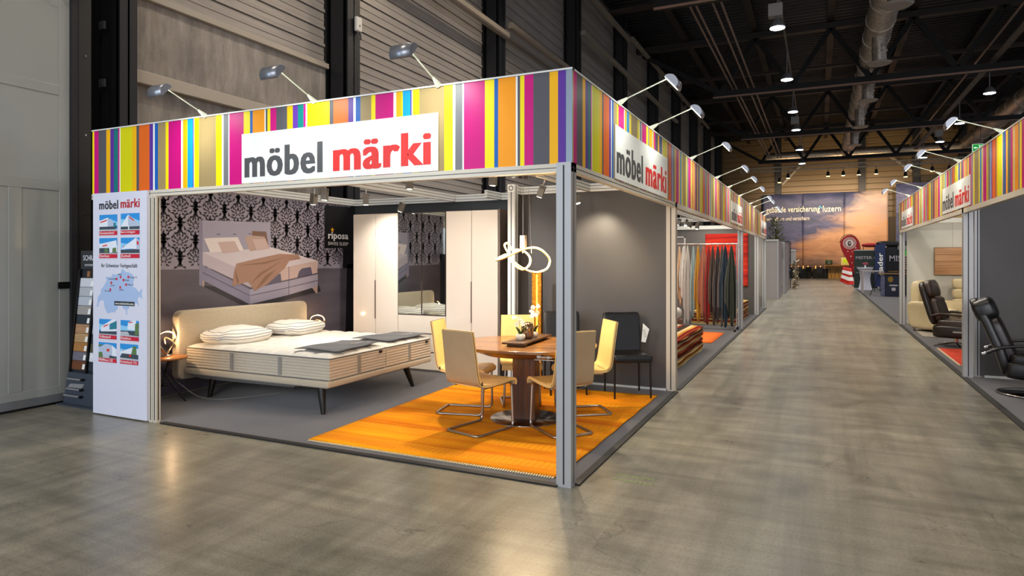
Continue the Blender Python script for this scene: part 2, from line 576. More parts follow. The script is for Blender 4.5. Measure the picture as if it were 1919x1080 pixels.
# far wall
wf = tag(MB().box((-6.6, 58.0, 0), (32, 58.3, 12.3)).build('wall_far', mat('wall_far_paint', '#5a4c38', 0.6)), kind='structure')
fp = MB().box((0, -0.05, 0), (38.4, 0, 0.44)).build('siding_plank', mat('far_siding', '#705c3e', 0.45, 0.2), wf, loc=(-6.5, 58, 5.0), bevel=0.02)
for j in range(1, 15):
    c = fp.copy(); COL.objects.link(c); c.location = (-6.5, 58, 5.0 + 0.48 * j)
for x in (-2.0, 4.5, 8.4, 11.5):
    MB().box((x, 57.5, 7.2), (x + 0.5, 57.9, 12.2)).build('far_column', BLACKSTEEL, wf)
for (x0, z0, x1, z1) in ((0.0, 9.5, -1.4, 8.0), (6.2, 10.4, 8.3, 8.6)):
    MB().beam((x0, 57.4, z0), (x1, 57.4, z1), 0.2, 0.2).build('brace', RAIL, wf)

# roof trusses
nodes = [-2.6 + 3.06 * i for i in range(9)]
for ti, ty in enumerate([15.2, 27.1, 38.9, 50.8]):
    t = thing('roof_truss', 'black steel roof truss, %s from the front' % ['nearest', 'second', 'third', 'farthest'][ti], 'truss', (0, ty, 0), group='roof trusses across the hall')
    bm = MB().box((-2.85, -0.15, 9.0), (24, 0.15, 9.28))
    bm.build('bottom_chord', DARKROOF, t)
    MB().box((-2.9, -0.17, 8.96), (24, -0.13, 9.03)).build('chord_flange', mat('chord_lit_tone', '#8a6a58', 0.5), t)  # brown colour stands in for warm light along the chord's underside
    MB().box((-6.5, -0.15, 11.5), (24, 0.15, 11.75)).build('top_chord', mat('chord_top', '#2b211c', 0.5), t)
    for i, x in enumerate(nodes[:-1]):
        for (xa, xb) in ((x, x + 1.53), (x + 3.06, x + 1.53)):
            MB().beam((xa, 0, 9.2), (xb, 0, 11.55), 0.16, 0.2).build('diagonal', DARKROOF, t)
    MB().beam((-2.6, 0, 9.2), (-6.2, 0, 11.4), 0.16, 0.2).build('diagonal', DARKROOF, t)
# purlins along y
PUR = mat('purlin_steel', '#2c221d', 0.5, 0.3)
for i in range(8):
    x = -4.13 + 3.06 * i
    o = MB().box((x - 0.08, 6, 11.8), (x + 0.08, 57.3, 12.05)).box((x - 0.14, 6, 11.78), (x + 0.14, 57.3, 11.8)).build('purlin', PUR)
    tag(o, 'dark roof purlin running lengthwise, %s from the left wall' % (['first'] + ords)[i], 'beam', 'roof purlins')
# secondary rails across (warm lit)
for i, (yy, z) in enumerate(((21.2, 11.4), (33.0, 11.4), (44.8, 11.3))):
    o = MB().box((-6.3, yy - 0.12, z), (24, yy + 0.12, z + 0.14)).build('cross_beam', mat('cross_beam', '#3a2c25', 0.5, 0.2))
    tag(o, 'thin brown cross beam under the roof, %s from the front' % ['nearest', 'middle', 'farthest'][i], 'beam', 'cross beams under the roof')
# lengthwise pipes near the left wall
PIPE = mat('pipe_brownish', '#7b665b', 0.4, 0.3)
for i, x in enumerate((-1.16, -1.40, -1.90, -2.08)):
    o = MB().cyl((x, 8, 9.4), (x, 50.5, 9.4), 0.045, 8).build('ceiling_pipe', PIPE)
    tag(o, 'long thin pipe under the roof, %s of four counted from the aisle' % ['first', 'second', 'third', 'fourth'][i], 'pipe', 'pipes along the left of the roof')
for i, x in enumerate((7.4,)):
    o = MB().cyl((x, 14, 9.7), (x - 0.0, 50, 9.7), 0.05, 8).build('ceiling_pipe', PIPE)
    tag(o, 'thin pipe under the roof right of the silver duct', 'pipe')

# ducts
def duct_mat():
    m = bpy.data.materials.new('duct_foil'); g = N(m)
    v = g.coord((1, 1, 1)); f = g.noise(v, 7, 5, 0.7, 1.0)
    g.l(g.ramp(f, [(0.3, '#8d8177'), (0.6, '#d8cabb')]), g.p.inputs['Base Color'])
    g.p.inputs['Metallic'].default_value = 0.6; g.p.inputs['Roughness'].default_value = 0.33
    g.bump(f, 0.5, 0.03)
    return m
DUCT = duct_mat()
def make_duct(x, y0, y1, z, r, label, drops):
    t = thing('air_duct', label, 'duct', (x, y0, z))
    b = MB()
    yy = 0.0
    while yy < y1 - y0:
        b.cyl((0, yy, 0), (0, yy + 1.95, 0), r, 20)
        b.cyl((0, yy + 1.95, 0), (0, yy + 2.0, 0), r * 1.05, 20)
        yy += 2.0
    b.build('pipe', DUCT, t)
    for dy in drops:
        p = MB().cyl((0, dy - y0, -0.2), (0, dy - y0, -1.35), 0.24, 14).cyl((0, dy - y0, -0.3), (0, dy - y0, -0.36), 0.27, 14).cyl((0, dy - y0, -0.9), (0, dy - y0, -0.95), 0.27, 14).build('outlet', DUCT, t)
        MB().cyl((0, dy - y0, -1.35), (0, dy - y0, -1.40), 0.42, 20, r2=0.36).build('diffuser', mat('diffuser_grey', '#8d8780', 0.5), p)
make_duct(3.5, 10, 52.6, 10.0, 0.46, 'silver foil air duct above the aisle with round outlets', [16.7, 22.7, 28.9, 35.4, 41.6])
make_duct(11.3, 20, 52.6, 10.0, 0.5, 'silver foil air duct farther right behind the striped booth', [30.5, 40])
b = MB()
for x0 in (0.5,):
    b.cyl((-2.4, 0, 0), (20, 0, 0), 0.38, 16)
o = b.build('air_duct', DUCT, loc=(0, 53.6, 9.9))
tag(o, 'silver air duct crossing the hall in front of the far wall', 'duct')

# high-bay lamps
HB = mat('lamp_housing', '#77777a', 0.4, 0.4)
def highbay():
    t = thing('high_bay_lamp', 'x', 'lamp', (0, 0, 0), group='high-bay ceiling lamps')
    MB().lathe([(0.07, 0.26), (0.12, 0.22), (0.21, 0.05), (0.22, 0.0), (0.205, 0.0)], 20).build('reflector', HB, t)
    MB().cyl((0, 0, -0.012), (0, 0, 0.004), 0.20, 20).build('lens', COOLEM, t)
    MB().cbox((-0.05, 0, 0.50), (0.38, 0.28, 0.36)).build('ballast_box', mat('ballast_grey', '#8b8784', 0.5), t, bevel=0.01)
    MB().cyl((0, 0, 0.25), (0, 0, 1.16), 0.02, 6).build('rod', HB, t)
    light('lamp_light', 'SPOT', (0, 0, -0.03), aim=(0, 0, -5), power=1250, color=(1.0, 0.94, 0.84), parent=t, spot_size=radians(130), spot_blend=0.6, shadow_soft_size=0.25)
    return t
hb = highbay()
spots = [(0.46, 9.9, 'row over the aisle, nearest to the front'), (0.46, 15.9, 'row over the aisle, first visible one with large box'), (0.46, 21.9, 'row over the aisle, second visible one'),
         (0.46, 27.8, 'row over the aisle, third visible one'), (0.45, 32.4, 'row over the aisle, fourth visible one'), (0.44, 39.2, 'row over the aisle, fifth visible one'),
         (0.43, 45.6, 'row over the aisle, farthest one'), (7.75, 21.0, 'right row, nearest one with grey box'), (7.7, 27.5, 'right row, beside the first arm lamp of the right booth'),
         (7.75, 34.0, 'right row, behind the second arm lamp'), (7.72, 39.6, 'right row, left of the green exit sign'), (7.7, 46, 'right row, last one')]
for i, (x, y, w) in enumerate(spots):
    q = hb if i == 0 else dup(hb)
    q.location = (x, y, 8.2)
    if i not in (1, 4, 7, 10):
        for c_ in list(q.children):
            if c_.name.startswith('ballast') and i > 0: bpy.data.objects.remove(c_)
    q['label'] = 'round white high-bay lamp, ' + w
o = MB().box((0.43, 8, 9.35), (0.49, 50, 9.40)).box((0.45, 8, 9.42), (0.47, 50, 9.5)).build('cable_tray', mat('tray_grey', '#625851', 0.45, 0.4))
tag(o, 'long cable tray above the row of high-bay lamps over the aisle', 'cable tray')
o = MB().box((7.6, 14, 9.35), (7.85, 50, 9.41)).build('cable_tray', MATS['tray_grey'])
tag(o, 'long cable tray above the right row of high-bay lamps', 'cable tray')
# assumed warm lamps out of view; the higher ones added to brighten wall and floor
for i, (x, y) in enumerate(((-1.35, 8.4), (2.6, 12.0), (-3.2, 4.5), (-3.4, 10.0), (2.5, 1.0), (-2.0, -2.5))):
    q = thing('unseen_hall_lamp', ['assumed warm hall lamp out of view above the front booth', 'assumed warm hall lamp out of view above the aisle start', 'added warm lamp out of view high above the bed display', 'added warm lamp out of view high beside the third wall column', 'added warm lamp out of view above the aisle by the corner post', 'added warm lamp out of view above the open floor'][i], 'lamp', (x, y, 9.3 if i > 1 else 8.6))
    MB().lathe([(0.1, 0.3), (0.25, 0.05), (0.27, 0.0)], 18).build('reflector', HB, q)
    MB().cyl((0, 0, -0.01), (0, 0, 0.01), 0.24, 18).build('lens', mat('warm_lens', '#fff0d0', 0.5, emit='#ffcf8a', es=30), q)
    light('lamp_light', 'SPOT', (0, 0, -0.03), aim=(0, 0, -5), power=850, color=(1.0, 0.88, 0.74), parent=q, spot_size=radians(150), spot_blend=0.7, shadow_soft_size=0.25)

# exit sign
t = thing('exit_sign', 'green emergency exit sign hanging above the right booth fascia', 'sign', (9.33, 38.7, 7.61))
MB().cbox((0, 0, 0), (0.50, 0.08, 0.42)).build('housing', mat('exit_white', '#dfe6da', 0.5, emit='#dff5da', es=0.5), t, bevel=0.01)
pn = MB().cbox((0.0, -0.045, 0.0), (0.44, 0.01, 0.36)).build('panel', mat('exit_green', '#0b8a2e', 0.5, emit='#0a9a34', es=0.7), t)
WEM = mat('exit_white_mark', '#ffffff', 0.5, emit='#ffffff', es=0.9)
b = MB()
b.prism([(-0.18, 0.0), (-0.12, 0.06), (-0.12, 0.02), (-0.02, 0.02), (-0.02, -0.02), (-0.12, -0.02), (-0.12, -0.06)], (0, -0.052, 0), (1, 0, 0), (0, 0, 1), (0, -1, 0), 0.004)
b.prism([(0.03, -0.12), (0.17, -0.12), (0.17, 0.12), (0.03, 0.12), (0.03, 0.10), (0.15, 0.10), (0.15, -0.10), (0.03, -0.10)], (0, -0.052, 0), (1, 0, 0), (0, 0, 1), (0, -1, 0), 0.004)
b.prism([(0.07, 0.05), (0.10, 0.07), (0.12, 0.02), (0.10, -0.02), (0.13, -0.08), (0.10, -0.08), (0.08, -0.03), (0.04, -0.07), (0.02, -0.05), (0.06, 0.0), (0.04, 0.02)], (0, -0.052, 0), (1, 0, 0), (0, 0, 1), (0, -1, 0), 0.004)
b.build('arrow_and_figure', WEM, pn)
MB().cyl((-0.15, 0.12, 0.2), (-0.15, 0.12, 1.40), 0.01, 6).cyl((0.15, 0.12, 0.2), (0.15, 0.12, 1.40), 0.01, 6).box((-0.17, 0.03, 0.17), (0.17, 0.13, 0.21)).build('hanger', BLACK, t)

# ================================================================== BOOTH SHELLS
WALLGREY = mat('panel_anthracite', '#504d4c', 0.42, 0, 0.4, noise=0.04, nscale=2)
WALLDARK = mat('panel_blackish', '#33373a', 0.5)
WALLLIGHT = mat('panel_pale_grey', '#bdbcb4', 0.5, noise=0.03, nscale=2)
STR = {k: mat('print_' + k, v, 0.4, 0, 0.3) for k, v in dict(yellow='#f7e000', magenta='#c8007a', dgrey='#55535a', gold='#f2b400', purple='#5a3096', teal='#007472',
      white='#f2f2ee', lime='#d6d000', orange='#e0661a', amber='#f59b00', blue='#0a5fb4', brown='#a08a5e', cyan='#11a0e8', grey='#75767a').items()}
STN = list(STR.keys())
PAT = [('yellow', .033), ('magenta', .07), ('dgrey', .124), ('gold', .064), ('purple', .058), ('teal', .063), ('magenta', .023), ('white', .015), ('lime', .18), ('gold', .064),
       ('dgrey', .039), ('orange', .154), ('purple', .052), ('white', .024), ('blue', .047), ('brown', .109), ('yellow', .04), ('magenta', .175), ('white', .026), ('gold', .048),
       ('lime', .015), ('cyan', .071), ('purple', .011), ('white', .009), ('yellow', .062), ('brown', .223), ('yellow', .076), ('white', .021), ('grey', .061), ('white', .013),
       ('magenta', .177), ('yellow', .077), ('blue', .032), ('amber', .142), ('white', .014), ('dgrey', .02)]
FZ0, FZ1 = 2.265, 2.915
KP = 1.0058
WM = [STR[k] for k in STN] + [WHITE]

def fascia(parent, o, xd, nd, a0, a1, ph=0.0, seam=3.13):
    """striped fascia boards from a0 to a1 along xd (phase ph of the pattern at a0), facing nd"""
    o = Vector(o); xd = Vector(xd); nd = Vector(nd)
    P = sum(w for _, w in PAT) * KP
    cuts = [a0]
    while cuts[-1] + seam < a1 - 0.2: cuts.append(cuts[-1] + seam)
    cuts.append(a1)
    # list of stripes
    st = []
    p = a0 - (ph % P)
    while p < a1:
        for k_, w in PAT:
            w *= KP; st.append((p, p + w, k_)); p += w
    out = []
    for c0, c1 in zip(cuts, cuts[1:]):
        b = MB()
        A = o + xd * c0; B_ = o + xd * c1
        # backing board
        for (s0, s1, k_) in st:
            s0 = max(s0, c0 + 0.004); s1 = min(s1, c1 - 0.004)
            if s1 - s0 < 1e-4: continue
            q = [o + xd * s0 + Vector((0, 0, FZ0)), o + xd * s1 + Vector((0, 0, FZ0)), o + xd * s1 + Vector((0, 0, FZ1)), o + xd * s0 + Vector((0, 0, FZ1))]
            if xd.cross(Vector((0, 0, 1))).dot(nd) < 0: q.reverse()
            b.add(q, [(0, 1, 2, 3)], STN.index(k_))
        lo = o + xd * (c0 + 0.004) - nd * 0.022; hi = o + xd * (c1 - 0.004) - nd * 0.0008
        b.box((lo.x, lo.y, FZ0), (hi.x, hi.y, FZ1), len(STN))
        out.append(b.build('fascia_board', WM, parent))
    return out

LET_D = mat('letter_grey', '#4a4a4c', 0.4)
LET_R = mat('letter_red', '#e02418', 0.4)
SIGNW = mat('sign_white', '#f2f3ee', 0.3)
def sign(parent, o, xd, nd, a0, a1, z0, z1):
    o = Vector(o); xd = Vector(xd); nd = Vector(nd)
    p = o + xd * a0 + nd * 0.003; q = o + xd * a1 + nd * 0.009
    s = MB().box((p.x, p.y, z0), (q.x, q.y, z1)).build('sign_board', SIGNW, parent)
    w = abs(a1 - a0); h = z1 - z0
    sg = 1 if a1 > a0 else -1
    base = o + xd * a0 + nd * 0.0095
    zc = Vector((0, 0, 1))
    f = lambda u, v: base + xd * sg * (w * u) + zc * (z0 + h * v)
    text('lettering', 'möbel', LET_D, s, f(0.017, 0.11), xd * sg, zc, w * 0.435, h * 0.59, bold=0.045)
    text('lettering', 'märki', LET_R, s, f(0.505, 0.11), xd * sg, zc, w * 0.465, h * 0.59, bold=0.045)
    return s

def post(parent, x, y, z1=2.27, w=0.11, mt=None, name='post'):
    mt = mt or ALU
    b = MB()
    h = w / 2
    b.box((x - h, y - h, 0), (x + h, y + h, z1), 0)
    for s in (-1, 1):
        b.box((x - 0.006, y + s * h - 0.001, 0.02), (x + 0.006, y + s * h + s * 0.0008, z1 - 0.02), 1)
        b.box((x + s * h - 0.001, y - 0.006, 0.02), (x + s * h + s * 0.0008, y + 0.006, z1 - 0.02), 1)
    return b.build(name, [mt, GROOVE], parent)
def hbeam(parent, a, c, z=2.44, h=0.10, w=0.045, name='top_rail'):
    """octagonal-system rail with two dark grooves, between 2D points a and c"""
    a = Vector((a[0], a[1], z + h / 2)); c = Vector((c[0], c[1], z + h / 2))
    b = MB()
    b.beam(a, c, w, h, 0)
    for dz in (-0.02, 0.022):
        b.beam(a + Vector((0, 0, dz)), c + Vector((0, 0, dz)), w + 0.002, 0.006, 1)
    return b.build(name, [WHITE, GROOVE], parent)

# ---- carpets (dark grey, black edge)
CARPET = fabric('carpet_grey', '#413f42', '#575457', 220, 0.95, 0.5)
def carpet_mat():
    m = CARPET; return m
EDGE = mat('carpet_edge_black', '#171514', 0.7)
def carpet(x0, y0, x1, y1, label, ex):
    b = MB()
    b.box((x0, y0, 0), (x1, y1, 0.006), 0)
    o = b.build('booth_carpet', CARPET)
    tag(o, label, 'carpet')
    for e in ex:
        MB().box(*e).build('edge_strip', EDGE, o)
    return o
carpet(-5.25, 0.02, -0.02, 4.2, 'dark grey carpet of the front furniture booth', [((-4.2, -0.035, 0), (-0.1, 0.02, 0.012)), ((-0.02, 0.06, 0), (0.035, 3.6, 0.012))])
carpet(-5.2, 4.2, -0.02, 15.3, 'grey carpet of the rug booth with hanging fabrics', [((-0.02, 3.72, 0), (0.035, 15.3, 0.012))])
carpet(-5.2, 15.3, -0.02, 18.0, 'grey carpet of the small end booth with the black bin', [((-0.02, 15.4, 0), (0.035, 18.0, 0.012))])
carpet(3.34, 0.5, 9.0, 14.0, 'dark grey carpet of the right booth under the recliners', [((3.27, 0.5, 0), (3.34, 14.0, 0.012))])
carpet(3.32, 14.3, 12.0, 40.0, 'dark grey carpet of the far right stands', [((3.25, 14.3, 0), (3.32, 40, 0.012))])

# ---- front furniture booth
B1 = thing('exhibition_booth', 'front striped exhibition booth showing a bed, wardrobe and dining set', 'exhibition booth', (0, 0, 0))
fascia(B1, (0, 0, 0), (1, 0, 0), (0, -1, 0), -5.287, 0.0, 0.0, seam=9)
fascia(B1, (0, 0, 0), (0, 1, 0), (1, 0, 0), 0.0, 3.13, 0.0, seam=9)
MB().box((-0.040, -0.006, FZ0), (0.006, 0.006, FZ1 + 0.01)).build('corner_strip', mat('corner_alu', '#8f9aa8', 0.35, 0.5), B1)
sign(B1, (0, 0, 0), (1, 0, 0), (0, -1, 0), -3.142, -1.079, 2.27, 2.715)
sign(B1, (0, 0, 0), (0, 1, 0), (1, 0, 0), 1.045, 3.118, 2.27, 2.725)
BEIGERAIL = mat('rail_cream', '#cfc7b8', 0.4)
for a, c in (((-5.28, -0.01, 2.205), (0, 0.05, 2.265)), ((-0.05, 0.05, 2.205), (0.0, 3.6, 2.265))):
    b = MB().box(a, c, 0)
    b.build('fascia_rail', BEIGERAIL, B1)
MB().box((-5.28, -0.012, 2.232), (0.002, -0.0105, 2.236)).box((0.0005, 0, 2.232), (0.002, 3.6, 2.236)).build('rail_groove', GROOVE, B1)
MB().box((-5.28, -0.012, FZ1), (0.008, 0.03, FZ1 + 0.012)).box((-0.03, 0, FZ1), (0.008, 3.13, FZ1 + 0.012)).build('top_trim', WHITE, B1)
post(B1, -0.055, 0.04, 2.27)
post(B1, -0.055, 3.66, 2.27, mt=mat('post_cream', '#cdc3b2', 0.4))
PC = MATS['post_cream']
post(B1, -4.347, 0.0, 2.21, 0.048, PC)
post(B1, -4.297, 0.005, 2.21, 0.048, PC)
post(B1, -2.03, 3.36, 2.55, 0.10, WHITE)
# walls: metre wide panels
def wall(parent, o, xd, L, mt, z0=0.02, z1=2.44, step=0.99, t=0.02, nd=(0, 1, 0), name='wall_panel'):
    n = max(1, round(L / step)); w = L / n
    o = Vector(o); xd = Vector(xd); nd = Vector(nd)
    first = None
    for i in range(n):
        if first is None:
            first = MB().prism([(0.002, z0), (w - 0.002, z0), (w - 0.002, z1), (0.002, z1)], (0, 0, 0), xd, (0, 0, 1), nd, t).build(name, mt, parent, loc=o)
        else:
            c = first.copy(); COL.objects.link(c); c.location = o + xd * w * i
wall(B1, (-5.25, 4.20, 0), (1, 0, 0), 3.2, WALLDARK)
wall(B1, (-2.05, 3.62, 0), (1, 0, 0), 1.99, WALLGREY, step=3)
wall(B1, (-2.05, 3.36, 0), (0, 1, 0), 0.84, WALLGREY, nd=(1, 0, 0))
wall(B1, (-5.27, 0.05, 0), (0, 1, 0), 4.15, WALLDARK, nd=(-1, 0, 0), step=5)
MB().box((-2.03, 3.605, 0.005), (-0.1, 3.62, 0.03)).build('base_rail', WHITE, B1)
for a, c in (((-5.23, 4.18), (-2.05, 4.18)), ((-2.05, 3.60), (-0.1, 3.60)), ((-5.23, 0.06), (-5.23, 4.2)), ((-3.36, 0.05), (-3.36, 4.16)), ((-1.08, 0.05), (-1.08, 3.6)), ((-2.03, 3.4), (-2.03, 3.62))):
    hbeam(B1, a, c)
MB().cbox((-2.03, 3.306, 2.50), (0.10, 0.004, 0.10), 0).build('connector_cap', SIGNW, B1)
b = MB()
for i in range(8):
    a = i * pi / 4
    b.cyl((-2.03 + 0.028 * cos(a), 3.301, 2.50 + 0.028 * sin(a)), (-2.03 + 0.028 * cos(a), 3.304, 2.50 + 0.028 * sin(a)), 0.009, 6)
b.build('connector_holes', GROOVE, B1)

# ---- poster panel on the front
PW = mat('poster_white', '#dcdcea', 0.35, coat=0.2)
pp = MB().box((-5.201, -0.045, 0.012), (-4.372, -0.02, 2.262)).build('poster_panel', PW, B1)
PY = -0.0455
Xd, Zd = Vector((1, 0, 0)), Vector((0, 0, 1))
def ptx(s, x0, x1, z0, z1, mt, bold=0.02, d=0.0012):
    return text('lettering', s, mt, pp, (x0, PY, z0), Xd, Zd, x1 - x0, z1 - z0, bold, d)
INK = mat('print_ink', '#26262c', 0.5)
ptx('möbel', -5.101, -4.80, 2.095, 2.185, INK, 0.03)
ptx('märki', -4.765, -4.475, 2.10, 2.19, mat('print_red_deep', '#b81c24', 0.5), 0.03)
ptx('Ihr Schweizer Fachgeschäft', -5.065, -4.51, 1.495, 1.545, INK, 0.02)
SKY1 = mat('print_sky', '#2a93dc', 0.4); SKY2 = mat('print_sky_pale', '#8fd0f2', 0.4); BLDG = mat('print_building', '#e6ebf4', 0.4); BLD2 = mat('print_building_side', '#b7c3d8', 0.4)
DRK = mat('print_dark', '#3d4a55', 0.4); CAP = mat('print_caption_red', '#cf1f3a', 0.4); GRN = mat('print_green', '#5e7d4a', 0.4); GLS = mat('print_glass', '#2a7f93', 0.4); PAV = mat('print_paving', '#b9bec4', 0.4)
PM = [SKY1, SKY2, BLDG, BLD2, DRK, CAP, GRN, GLS, PAV, LET_R]
def photo(x0, z0, x1, z1, cap, polys, cw=0.8):
    b = MB()
    w = x1 - x0; h = z1 - z0
    def q(pl, m, lvl):
        b.add([(x0 + w * p[0], PY - 0.0003 - 0.0002 * lvl, z0 + h * p[1]) for p in pl], [tuple(range(len(pl)))], m)
    q([(0, 0), (1, 0), (1, 1), (0, 1)], 0, 0)
    q([(0, .45), (1, .45), (1, .62), (.6, .8), (.3, .7), (0, .75)], 1, 1)
    q([(0, .2), (1, .2), (1, .3), (0, .3)], 8, 2)
    for i, (pl, m) in enumerate(polys): q(pl, m, 3 + i)
    q([(0, 0), (1, 0), (1, .2), (0, .2)], 5, 14)
    o = b.build('photo_print', PM, pp)
    text('lettering', cap, SIGNW, pp, (x0 + w * 0.03, PY - 0.0035, z0 + h * 0.05), Xd, Zd, w * cw, h * 0.12, 0.02, 0.0005)
photo(-5.097, 1.832, -4.814, 2.04, 'Hunzenschwil', [([(0, .28), (.9, .28), (1, .45), (0, .42)], 4), ([(0, .42), (0, .7), (.47, .86), (.47, .42)], 2), ([(.47, .42), (.47, .86), (.78, .66), (.78, .42)], 3), ([(.05, .6), (.42, .70), (.42, .76), (.05, .66)], 9), ([(.8, .4), (.92, .4), (.92, .6), (.8, .6)], 7)])
photo(-4.762, 1.834, -4.477, 2.045, 'Bern-Ittigen', [([(0, .25), (1, .25), (1, .42), (0, .42)], 4), ([(.0, .4), (.4, .95), (.4, .38), (0, .38)], 2), ([(.4, .38), (.4, .95), (1, .5), (1, .38)], 3), ([(.45, .86), (.72, .68), (.72, .62), (.45, .80)], 9), ([(.4, .24), (.46, .24), (.46, .42), (.4, .42)], 2)], 0.75)
photo(-5.099, 1.60, -4.814, 1.804, 'Dierikon', [([(0, .25), (1, .25), (1, .5), (0, .5)], 4), ([(0, .5), (0, .7), (.95, .88), (1, .3), (.58, .26), (.55, .52)], 2), ([(.18, .56), (.45, .62), (.45, .68), (.18, .62)], 9), ([(.3, .28), (.5, .28), (.45, .5), (.3, .48)], 6), ([(.72, .28), (.95, .3), (.93, .52), (.75, .5)], 6)], 0.55)
photo(-4.762, 1.60, -4.477, 1.804, 'Zuchwil', [([(0, .25), (1, .25), (1, .45), (0, .40)], 4), ([(0, .42), (.3, .64), (.82, 1), (1, .85), (1, .42), (.5, .46)], 2), ([(.82, 1), (1, .85), (1, .42), (.84, .44)], 3), ([(.86, .66), (.95, .63), (.95, .80), (.86, .84)], 9), ([(.1, .52), (.2, .57), (.2, .6), (.1, .55)], 9)], 0.5)
photo(-5.101, 0.781, -4.825, 0.981, 'Volketswil', [([(0, .25), (1, .25), (1, .42), (0, .38)], 4), ([(.1, .36), (.1, .6), (.75, 1), (1, 1), (1, .42)], 2), ([(.6, .48), (.6, .76), (1, .95), (1, .54)], 7), ([(.25, .58), (.52, .7), (.52, .76), (.25, .64)], 9)], 0.65)
photo(-4.765, 0.781, -4.487, 0.982, 'Dietikon', [([(0, .3), (1, .25), (1, .5), (0, .48)], 4), ([(.38, .55), (.42, .9), (.6, 1), (.85, 1), (.85, .52)], 2), ([(.45, .86), (.66, .9), (.66, .95), (.45, .91)], 9), ([(.78, .3), (.98, .3), (1, .9), (.8, .85)], 6), ([(0, .3), (.5, .28), (.4, .44), (0, .42)], 8)], 0.55)
photo(-5.109, 0.546, -4.825, 0.744, 'Pfäffikon SZ', [([(0, .75), (.3, .85), (0, .9)], 6), ([(.02, .3), (.02, .72), (.4, .93), (.75, .88), (.75, .28)], 3), ([(.75, .28), (.75, .88), (1, .7), (1, .28)], 2), ([(.46, .55), (.6, .55), (.6, .68), (.46, .68)], 9), ([(0, .22), (.25, .22), (.2, .5), (0, .48)], 6), ([(.6, .22), (1, .22), (1, .32), (.6, .36)], 4)], 0.78)
photo(-4.772, 0.546, -4.497, 0.747, 'Rickenbach TG', [([(.02, .4), (.02, .6), (.7, .85), (1, .8), (1, .4)], 2), ([(0, .3), (1, .28), (1, .5), (.1, .52)], 4), ([(.15, .62), (.2, .64), (.2, .68), (.15, .66)], 9), ([(.62, .5), (.72, .92), (.9, .9), (.92, .5)], 6), ([(.5, .38), (.62, .38), (.62, .48), (.5, .48)], 9)], 0.9)
MAP = [(-4.729, 1.492), (-4.754, 1.481), (-4.758, 1.457), (-4.804, 1.437), (-4.854, 1.434), (-4.888, 1.442), (-4.901, 1.42), (-4.931, 1.403), (-4.982, 1.416), (-5.0, 1.391), (-4.974, 1.38), (-5.026, 1.319), (-5.052, 1.291), (-5.073, 1.285), (-5.078, 1.24), (-5.121, 1.206), (-5.13, 1.145), (-5.143, 1.105), (-5.117, 1.103), (-5.104, 1.151), (-5.06, 1.174), (-5.026, 1.164), (-5.017, 1.104), (-4.974, 1.045), (-4.948, 1.04), (-4.897, 1.058), (-4.863, 1.049), (-4.812, 1.089), (-4.804, 1.132), (-4.754, 1.134), (-4.72, 1.097), (-4.687, 1.082), (-4.675, 1.034), (-4.662, 1.034), (-4.666, 1.083), (-4.638, 1.105), (-4.629, 1.138), (-4.613, 1.176), (-4.556, 1.151), (-4.515, 1.157), (-4.491, 1.126), (-4.487, 1.147), (-4.507, 1.179), (-4.499, 1.211), (-4.475, 1.222), (-4.443, 1.199), (-4.435, 1.223), (-4.451, 1.239), (-4.435, 1.292), (-4.451, 1.297), (-4.483, 1.265), (-4.523, 1.296), (-4.548, 1.311), (-4.58, 1.311), (-4.572, 1.365), (-4.556, 1.408), (-4.588, 1.44), (-4.638, 1.461), (-4.687, 1.46)]
MB().prism(MAP, (0, PY, 0), (1, 0, 0), (0, 0, 1), (0, -1, 0), 0.0004).build('map_print', mat('print_map_blue', '#a9bfe2', 0.45), pp)
b = MB()
for (x, z) in [(-4.764, 1.411), (-4.825, 1.391), (-4.646, 1.412), (-4.72, 1.381), (-4.908, 1.351), (-4.68, 1.336), (-4.77, 1.307), (-4.924, 1.282)]:
    b.cyl((x, PY - 0.0004, z), (x, PY - 0.0008, z), 0.014, 14)
b.build('map_dots', CAP, pp)
for s, x, z, w in (('Volketswil', -4.81, 1.43, .06), ('Hunzenschwil', -4.95, 1.383, .11), ('Rickenbach TG', -4.625, 1.403, .11), ('Dietikon', -4.70, 1.373, .07), ('Zuchwil', -4.92, 1.318, .06), ('Pfäffikon SZ', -4.66, 1.328, .09), ('Dierikon', -4.78, 1.276, .065), ('Bern-Ittigen', -5.01, 1.258, .1)):
    ptx(s, x, x + w, z, z + 0.016, INK, 0.0, 0.0013)
MB().prism([(-4.862, 1.125), (-4.552, 1.125), (-4.552, 1.168), (-4.862, 1.168)], (0, PY - 0.0005, 0), (1, 0, 0), (0, 0, 1), (0, -1, 0), 0.0004).build('web_address_bar', INK, pp)
ptx('www.möbelmärki.swiss', -4.85, -4.565, 1.135, 1.158, SIGNW, 0.01, 0.0016)

# ---- mural on the left wall
MX = -5.248
mur = MB().box((-5.252, 0.05, 0.02), (MX, 4.19, 2.44)).build('mural', mat('mural_floor_grey', '#625c66', 0.38, 0, 0.4, noise=0.22, nscale=1.6, stretch=(1, 0.5, 2.5)), B1)
def mpoly(name, items, mt, lvl):
    b = MB()
    for it in items:
        pl, m = it
        b.add([(MX + 0.0004 * lvl, p[0], p[1]) for p in pl], [tuple(range(len(pl)))], m)
    return b.build(name, mt, mur)
WPAPER = mat('mural_wallpaper', '#96909f', 0.4, 0, 0.4, noise=0.10, nscale=5)
MDARK = mat('mural_damask_dark', '#38343e', 0.4)
mpoly('wallpaper_print', [([(0.05, 1.475), (4.19, 1.44), (4.19, 2.44), (0.05, 2.44)], 0)], [WPAPER], 1)
